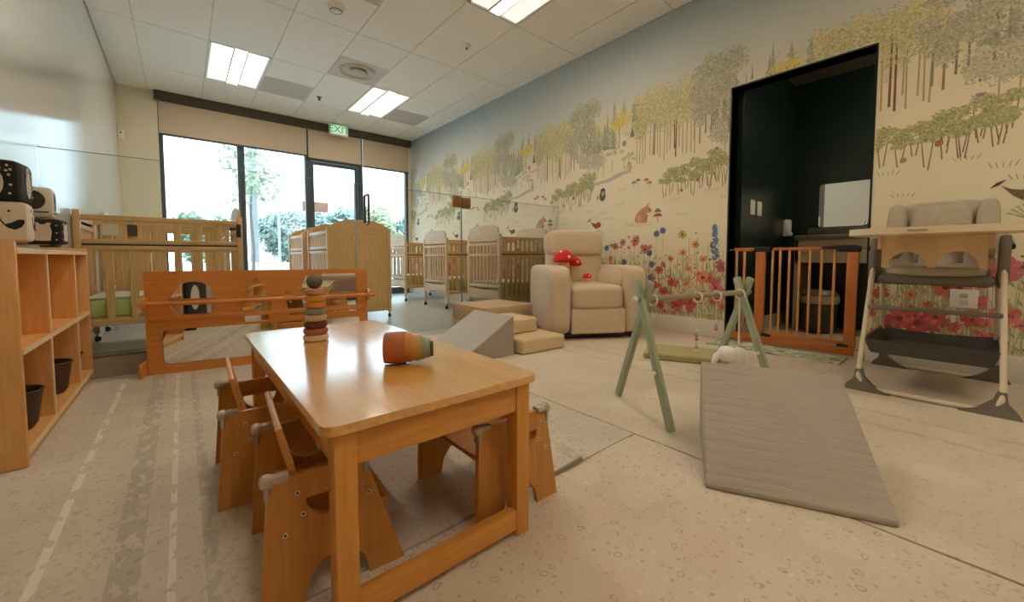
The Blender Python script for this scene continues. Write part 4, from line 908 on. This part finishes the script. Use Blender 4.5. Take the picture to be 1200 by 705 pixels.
for s_ in (-1, 1): MB().box(-.36, -.14, s_ * .20 - .01, s_ * .20 + .01, .80, .871, .004).build('tray_bracket', MATS['skirt_beige'], t)
bsk = MB(); O = [(-.215, 0), (.215, 0), (.232, .012), (.246, .085), (.16, .078), (0, .072), (-.16, .078), (-.246, .085), (-.232, .012)]
bsk.plate(O, [], -.30, -.29, lambda u, v, w_: (w_ - .035 * (v / .085), u, v + .205)); bsk.plate(O, [], .22, .23, lambda u, v, w_: (w_ + .035 * (v / .085), u, v + .205))
bsk.box(-.30, .23, -.215, .215, .205, .212)
for s_ in (-1, 1): bsk.plate([(-.30, .205), (.23, .205), (.262, .29), (-.332, .29)], [], 0, .008, lambda u, v, w_, s_=s_: (u, s_ * (.217 + .03 * (v - .205) / .085 + w_), v))
bsk.build('storage_basket', hc_dark, t)
t = thing('wall_outlet', 'white wall outlet plate seen through the high chair frame', 'outlet', (XR, .07, .49))
MB().box(-.006, 0, -.06, .06, -.06, .06, .003).build('plate', white_plastic, t)
for z in (-.022, .022): MB().box(-.009, -.005, -.018, .018, z - .014, z + .014, .002).build('socket', M('socket', (206, 198, 182), .4), t)

# ------------------------------------------------------------------ mural print (flat ink shapes on the paper)
V, Fc, Cc = [], [], []
rnd = random.Random(11); PER = 1.57
PAPER = (236, 220, 184)
def poly(pts, col, lay=0, al=1.0):
    for y, z in pts:
        if (DY0 - .014 < y < DY1 + .014 and z < DZ + .014) or z < .16 or z > ZC - .015 or y > YB - .01 or y < YF + .01: return
    c = tuple(PAPER[i] + (col[i] - PAPER[i]) * al for i in range(3)); k = len(V)
    x = XR - .0005 - lay * .0004 - rnd.random() * .0004
    V.extend((x, y, z) for y, z in pts); Fc.append(tuple(range(k, k + len(pts)))); Cc.append((s2l(c), len(pts)))
def jit(c, a=14): d = rnd.uniform(-a, a); return tuple(max(0, min(255, v + d + rnd.uniform(-a / 2, a / 2))) for v in c)
def rot2(y, z, a): return (y * math.cos(a) - z * math.sin(a), y * math.sin(a) + z * math.cos(a))
def leaf(y, z, ln, wd, a, col, lay, al):
    poly([(y + p[0], z + p[1]) for p in (rot2(-ln, 0, a), rot2(0, -wd, a), rot2(ln, 0, a), rot2(0, wd, a))], col, lay, al)
def disc(y, z, ry, rz_, col, lay, al=1.0, n=9): poly([(y + ry * math.cos(6.283 * k / n), z + rz_ * math.sin(6.283 * k / n)) for k in range(n)], col, lay, al)
def cloud(y, z, ry, rz_, n, sz, cols, lay=2, al=.8, soft=True):
    if soft:
        for _ in range(5): disc(y + rnd.uniform(-.5, .5) * ry, z + rnd.uniform(-.45, .45) * rz_, ry * rnd.uniform(.3, .55), rz_ * rnd.uniform(.3, .55), jit(cols[0]), lay - 1, al * .35, 10)
    for _ in range(n):
        a = rnd.random() * 6.283; q = rnd.random() ** .55
        leaf(y + ry * q * math.cos(a), z + rz_ * q * math.sin(a), sz * rnd.uniform(.6, 1.3), sz * rnd.uniform(.3, .55), rnd.uniform(0, 3.14), jit(rnd.choice(cols)), lay, al * rnd.uniform(.6, 1))
def line(pts, wd, col, lay=1, al=.9):
    for (a, b2) in zip(pts, pts[1:]):
        dy, dz = b2[0] - a[0], b2[1] - a[1]; L = math.hypot(dy, dz) or 1e-6; ny, nz = -dz / L * wd / 2, dy / L * wd / 2
        poly([(a[0] + ny, a[1] + nz), (a[0] - ny, a[1] - nz), (b2[0] - ny * .7, b2[1] - nz * .7), (b2[0] + ny * .7, b2[1] + nz * .7)], col, lay, al)
def pine(y, z0, h, wd, cols, al=.75):
    for k in range(8):
        f = k / 8; ww = wd * (1 - f) * rnd.uniform(.8, 1.1)
        poly([(y - ww, z0 + h * f), (y + ww, z0 + h * f), (y, z0 + h * (f + .24))], jit(rnd.choice(cols)), 2, al)
    cloud(y, z0 + h * .42, wd * .8, h * .42, 26, .016, cols, 3, al, False)
def tuft(y, z, s_, al=.55):
    for k in range(5): a = -.7 + .35 * k; line([(y + .022 * s_ * k, z), (y + .022 * s_ * k + s_ * .025 * math.sin(a), z + s_ * .035 * rnd.uniform(.6, 1.1))], .005, jit((134, 132, 92)), 2, al)
def flower(y, z, r_, col, ctr=(70, 40, 34), n=6, al=.9):
    a0 = rnd.random() * 3
    for k in range(n):
        a = a0 + k * 6.283 / n
        poly([(y + p[0], z + p[1]) for p in [rot2(q[0] * r_, q[1] * r_, a) for q in ((.08, 0), (.5, -.34), (.92, -.26), (1.0, .05), (.86, .3), (.45, .34))]], jit(col, 22), 5 + (k % 2), al)
    disc(y, z, r_ * .26, r_ * .26, ctr, 8, al)
def stalk(y, z0, z1, lean, col=(122, 124, 78), leaves=5, al=.8, wd=.006):
    pts = [(y + lean * (k / 5) ** 1.5, z0 + (z1 - z0) * k / 5) for k in range(6)]; line(pts, wd, col, 3, al)
    for _ in range(leaves):
        k = rnd.randint(0, 4); s_ = rnd.choice((-1, 1)); p = pts[k]
        leaf(p[0] + s_ * .022, p[1] + .03, .028, .008, (1.0 if s_ > 0 else 2.1) + rnd.uniform(-.3, .3), jit(col), 3, al * .9)
    return pts[-1]
OLIVE = [(150, 152, 86), (172, 168, 96), (132, 136, 80), (190, 182, 112)]; GREYG = [(128, 136, 118), (146, 148, 124), (112, 122, 108), (160, 156, 132)]; DARKP = [(104, 118, 100), (126, 134, 110), (92, 106, 92)]; YEL = [(218, 190, 60), (230, 204, 84), (200, 172, 56)]
TRK = (130, 108, 78)
for per in range(-4, 5):
    o = per * PER; near = o < -1.0
    Q = lambda y: y + o
    # far pale woods
    for k in range(13): cloud(Q(1.45 + k * .121), 2.22 + .09 * math.sin(k * 2.1), .11, .2, 75, .013, [(190, 184, 138), (204, 196, 154), (170, 170, 134)], 1, .6)
    # dark pine group
    for k in range(8): pine(Q(2.78 + k * .06 + rnd.uniform(-.02, .02)), 2.0 + rnd.uniform(-.05, .05), .36 + rnd.uniform(-.1, .08), .05, DARKP, .62)
    pine(Q(2.76), 2.2, .32, .045, GREYG, .6); pine(Q(2.63), 2.25, .24, .04, GREYG, .6); pine(Q(2.50), 2.22, .24, .04, GREYG, .7)
    for (y, z, r1, r2) in ((2.82, 2.12, .1, .12), (2.95, 2.10, .12, .13), (3.08, 2.06, .10, .13), (2.98, 1.90, .12, .1)): cloud(Q(y), z, r1, r2, 150, .011, DARKP + GREYG, 3, .6)
    for (y, z) in ((3.12, 1.92), (3.0, 1.90), (3.2, 1.95)): cloud(Q(y), z, .09, .13, 150, .010, GREYG, 4, .62)
    for y in (2.9, 2.98, 3.04, 3.12): line([(Q(y), 1.92), (Q(y), 1.70)], .010, (160, 146, 116), 1, .7)
    # yellow tree
    line([(Q(2.69), 2.22), (Q(2.69), 1.98)], .014, TRK, 1, .6); cloud(Q(2.66), 2.29, .12, .075, 190, .013, YEL, 5, .9); cloud(Q(2.72), 2.25, .10, .06, 120, .013, YEL, 5, .85)
    poly([(Q(2.49), 2.07), (Q(2.55), 2.07), (Q(2.52), 2.2)], (104, 112, 88), 4, .8); disc(Q(2.62), 2.02, .03, .035, (140, 130, 108), 4, .7)
    for y in (2.66, 2.72, 2.76, 2.8, 2.84): line([(Q(2.74), 1.93), (Q(y), 2.1)], .006, (160, 140, 108), 2, .6)
    for k in range(10): cloud(Q(2.48 + rnd.random() * .38), 1.82 + rnd.random() * .16, .04, .022, 16, .010, GREYG + OLIVE, 3, .6)
    for y in (2.56, 2.62, 2.78): line([(Q(y), 1.74), (Q(y), 1.86)], .008, TRK, 2, .6)
    # birch grove
    for k in range(19):
        y = 1.84 + k * .034 + rnd.uniform(-.012, .012); zb = 1.80 + rnd.uniform(-.05, .07); dk = k in (5, 6, 12)
        line([(Q(y), zb), (Q(y + rnd.uniform(-.01, .01)), 2.3)], .014 if dk else .010, (126, 82, 50) if dk else (160, 138, 92), 2, .9 if dk else .65)
    for k in range(22): cloud(Q(1.80 + k * .031), 2.28 + .10 * math.sin(k * 1.9) + rnd.uniform(-.03, .03), .075, .15, 115, .0105, [(168, 164, 94), (186, 178, 112), (148, 148, 88), (200, 192, 138), (140, 142, 96)], 3, .78)
    for (y, z) in ((2.42, 2.1), (2.36, 2.2), (2.46, 2.18)): cloud(Q(y), z, .07, .08, 120, .012, OLIVE, 4, .8)
    # grey leafy trees
    for k in range(8):
        y = 1.47 + k * .052; zc_ = 2.12 + .08 * (k % 3) + (.10 if k < 4 else 0)
        line([(Q(y), 1.84 + .04 * (k % 3)), (Q(y), zc_)], .013, (124, 114, 92), 2, .8)
        for _ in range(3): cloud(Q(y + rnd.uniform(-.03, .03)), zc_ + rnd.uniform(-.1, .12), .06, .085, 75, .0115, GREYG, 4, .72)
    for k in range(9): cloud(Q(1.44 + k * .045), 2.50 + .06 * math.sin(k * 2.3), .075, .10, 110, .012, [(118, 132, 114), (100, 118, 102), (140, 148, 124)], 4, .66)
    # olive shrubs with stems in the middle distance
    for (y, z, rr) in ((2.13, 1.53, .075), (2.06, 1.60, .085), (1.97, 1.55, .07), (1.90, 1.62, .08), (1.84, 1.55, .085), (1.76, 1.64, .10), (1.68, 1.60, .085), (1.62, 1.71, .10), (1.55, 1.62, .09), (1.50, 1.70, .08), (3.10, 1.60, .06), (3.18, 1.63, .07), (3.26, 1.58, .075), (3.33, 1.64, .06)):
        for q in (-.03, .03): line([(Q(y + q * .3), z - rr * 2.0 - rnd.random() * .05), (Q(y + q), z)], .007, (122, 106, 72), 2, .8)
        for _ in range(5): cloud(Q(y + rnd.uniform(-.7, .7) * rr), z + rnd.uniform(-.55, .5) * rr, rr * .55, rr * .35, 42, .0115, OLIVE + [(128, 138, 84), (112, 122, 78)], 4, .82)
    disc(Q(1.62), 1.76, .02, .012, (96, 88, 130), 5, .6); disc(Q(1.95), 1.42, .018, .018, (170, 110, 88), 5, .7); disc(Q(1.79), 1.50, .016, .022, (180, 96, 72), 5, .8)
    # lake
    for k in range(9): disc(Q(2.58 + k * .05), 1.70 - .010 * k + .008 * math.sin(k), .06, .018, (156, 152, 168), 1, .45, 12)
    tuft(Q(2.5), 1.72, 1.1); cloud(Q(2.55), 1.76, .03, .06, 30, .012, GREYG, 3, .7)
    # bear, mushrooms, fox, grass
    disc(Q(2.91), 1.475, .045, .062, (92, 86, 78), 5, .9, 14); disc(Q(2.905), 1.535, .034, .03, (70, 64, 58), 6, .9, 12); disc(Q(2.905), 1.50, .02, .03, (178, 166, 140), 7, .8, 10); disc(Q(2.98), 1.46, .018, .028, (206, 150, 128), 5, .8)
    for y, z, c in ((2.49, 1.56, (140, 134, 110)), (2.44, 1.58, (124, 122, 104)), (2.34, 1.57, (196, 92, 84)), (2.30, 1.535, (176, 128, 108))):
        line([(Q(y), z - .045), (Q(y), z)], .01, (200, 186, 154), 3, .9); poly([(Q(y - .034), z), (Q(y + .034), z), (Q(y + .02), z + .02), (Q(y), z + .026), (Q(y - .02), z + .02)], c, 4, .9)
    FOX = (210, 152, 112)
    poly([(Q(2.46), 1.13), (Q(2.34), 1.12), (Q(2.31), 1.2), (Q(2.335), 1.235), (Q(2.29), 1.225), (Q(2.265), 1.245), (Q(2.285), 1.275), (Q(2.31), 1.295), (Q(2.30), 1.335), (Q(2.34), 1.30), (Q(2.40), 1.27), (Q(2.455), 1.22), (Q(2.475), 1.17)][::-1], FOX, 5, .95)
    disc(Q(2.42), 1.17, .035, .045, (216, 164, 124), 6, .8); leaf(Q(2.335), 1.16, .045, .014, 1.5, (170, 112, 78), 6, .8); disc(Q(2.295), 1.255, .008, .006, (70, 50, 40), 7)
    line([(Q(2.20), 1.12), (Q(2.20), 1.19)], .024, (214, 196, 164), 4); poly([(Q(2.145), 1.18), (Q(2.255), 1.18), (Q(2.235), 1.205), (Q(2.2), 1.215), (Q(2.165), 1.205)], (190, 92, 74), 5, .9); poly([(Q(2.155), 1.225), (Q(2.24), 1.225), (Q(2.22), 1.26), (Q(2.19), 1.265)], (124, 112, 92), 5, .85)
    for y, z in ((2.5, 1.1), (2.4, 1.09), (2.28, 1.09), (2.62, 1.34), (2.86, 1.26), (2.78, 1.19), (1.9, 1.17), (1.98, 1.33), (1.62, 1.37), (2.6, 1.5), (2.96, 1.22), (3.04, 1.3)): tuft(Q(y), z, 1.0)
    # robin on an umbel
    poly([(Q(1.52), 1.19), (Q(1.48), 1.165), (Q(1.44), 1.155), (Q(1.385), 1.175), (Q(1.365), 1.155), (Q(1.39), 1.11), (Q(1.435), 1.095), (Q(1.47), 1.125)], (118, 98, 74), 7, .95); disc(Q(1.39), 1.14, .033, .033, (190, 62, 48), 8); leaf(Q(1.53), 1.20, .04, .01, 2.5, (78, 66, 54), 8, .9)
    e_ = stalk(Q(1.40), .62, .98, 0, leaves=2)
    for k in range(9): a = R(25 + k * 16); line([(e_[0], e_[1]), (e_[0] + .09 * math.cos(a), e_[1] + .09 * math.sin(a))], .004, (124, 112, 80), 4, .8); disc(e_[0] + .09 * math.cos(a), e_[1] + .09 * math.sin(a), .01, .007, (206, 196, 150), 5, .9, 6)
    # wildflower meadow
    for k in range(150):
        y = 1.45 + rnd.random() * PER; stalk(Q(y), .165, rnd.uniform(.35, .88), rnd.uniform(-.06, .06), jit((126, 128, 84)), 4, .55, .004)
    for k in range(34):
        y = 1.45 + rnd.random() * PER; z = rnd.uniform(.2, .62); poly([(Q(y), z), (Q(y + .012), z + .06), (Q(y + .004), z + .13), (Q(y - .01), z + .06)], jit((138, 140, 88)), 3, .65)
    for y, z, r_, c in ((2.12, .40, .060, (196, 44, 48)), (2.22, .46, .05, (206, 58, 60)), (2.17, .62, .055, (204, 50, 54)), (2.03, .50, .055, (198, 46, 50)), (1.98, .27, .07, (192, 36, 44)), (2.15, .26, .055, (200, 48, 48)), (1.66, .56, .06, (196, 66, 76)), (1.60, .36, .06, (200, 52, 60)), (1.54, .66, .055, (196, 78, 84)),
                        (2.46, .93, .06, (206, 104, 92)), (2.62, .92, .05, (190, 110, 96)), (2.72, .88, .05, (186, 96, 84)), (2.34, .84, .06, (212, 110, 84)), (2.40, .55, .055, (200, 52, 56)), (2.55, .46, .065, (204, 60, 64)), (2.70, .40, .06, (198, 50, 54)), (2.85, .62, .055, (206, 90, 84)), (2.92, .36, .065, (196, 44, 52)), (1.49, .68, .10, (196, 76, 100)), (1.60, .47, .075, (198, 70, 92)), (1.93, .33, .085, (196, 46, 60)), (1.84, .31, .085, (190, 40, 54)), (1.76, .36, .07, (202, 66, 66)), (1.72, .56, .08, (218, 104, 70)), (1.47, .40, .08, (204, 84, 92)), (1.50, .24, .06, (188, 40, 48))):
        line([(Q(y), .17), (Q(y + .01), z)], .005, (118, 122, 76), 3, .8); flower(Q(y), z, r_ * .86, tuple(v * .8 + w_ * .2 for v, w_ in zip(c, (214, 150, 130))), (96, 44, 40), 6, .85)
        for q in range(3): flower(Q(y + rnd.uniform(-.09, .09)), z + rnd.uniform(-.08, .08), r_ * rnd.uniform(.3, .55), jit(c, 26), (96, 44, 40), 5, .7)
    for y, z in ((1.92, .80), (1.86, .64), (1.80, .88), (1.88, .50), (2.78, .74), (1.72, .74), (2.05, .74)):
        line([(Q(y), .2), (Q(y), z)], .005, (130, 128, 80), 3, .7); flower(Q(y), z, .036, (222, 142, 84), (120, 70, 40), 6, .85)
    for y, z in ((2.21, 1.0), (2.14, 1.03), (2.27, .54), (2.29, .80), (2.26, .68), (2.60, .70), (2.84, .86)): line([(Q(y), .2), (Q(y), z)], .004, (118, 124, 96), 3, .6); flower(Q(y), z, .036, (88, 104, 150), (56, 64, 104), 7, .85)
    flower(Q(1.93), .98, .045, (206, 192, 90), (110, 84, 40))
    line([(Q(1.62), .3), (Q(1.62), .8)], .006, (110, 118, 80), 3)
    for k in range(70): z = .72 + .34 * rnd.random(); ww = .05 * (1.08 - (z - .72) / .36); disc(Q(1.62) + rnd.uniform(-ww, ww), z, .014, .012, jit((96, 122, 164), 24), 5, .9, 6)
    for y0 in (1.78, 1.86, 2.52):
        for k in range(60): disc(Q(y0) + rnd.uniform(-.05, .05), rnd.uniform(.22, .78), .011, .007, jit((214, 168, 160), 16), 4, .65, 6)
        line([(Q(y0), .17), (Q(y0), .95)], .006, (136, 130, 90), 3, .7)
    for k in range(40): y = 1.45 + rnd.random() * PER; z = rnd.uniform(.18, .30); leaf(Q(y), z, .035, .012, rnd.uniform(.8, 2.3), jit((150, 146, 76)), 4, .7)
    for k in range(26): y = 1.45 + rnd.random() * PER; disc(Q(y), rnd.uniform(.6, 1.0), .009, .008, jit(rnd.choice([(150, 110, 90), (110, 104, 84), (196, 150, 60)])), 6, .9, 6)
me = bpy.data.meshes.new('mural_print'); me.from_pydata(V, [], Fc)
ca = me.color_attributes.new('ink', 'FLOAT_COLOR', 'CORNER'); buf = []
for c, n in Cc: buf.extend((c[0], c[1], c[2], 1.0) * n)
ca.data.foreach_set('color', buf)
m_ink, nt, b = newmat('mural_ink'); at = nt.nodes.new('ShaderNodeVertexColor'); at.layer_name = 'ink'
hs = nt.nodes.new('ShaderNodeMix'); hs.data_type = 'RGBA'; hs.blend_type = 'MULTIPLY'; hs.inputs['Factor'].default_value = 1.0
nt.links.new(at.outputs[0], hs.inputs['A']); nt.links.new(ramp(nt, noise_fac(nt, 35, (1, 1, 1), 3), [(.3, (.9, .9, .9)), (.7, (1, 1, 1))]), hs.inputs['B'])
nt.links.new(hs.outputs['Result'], b.inputs['Base Color']); b.inputs['Roughness'].default_value = .7
link('mural_print', me, m_ink, wr)
print('mural polys', len(Fc))
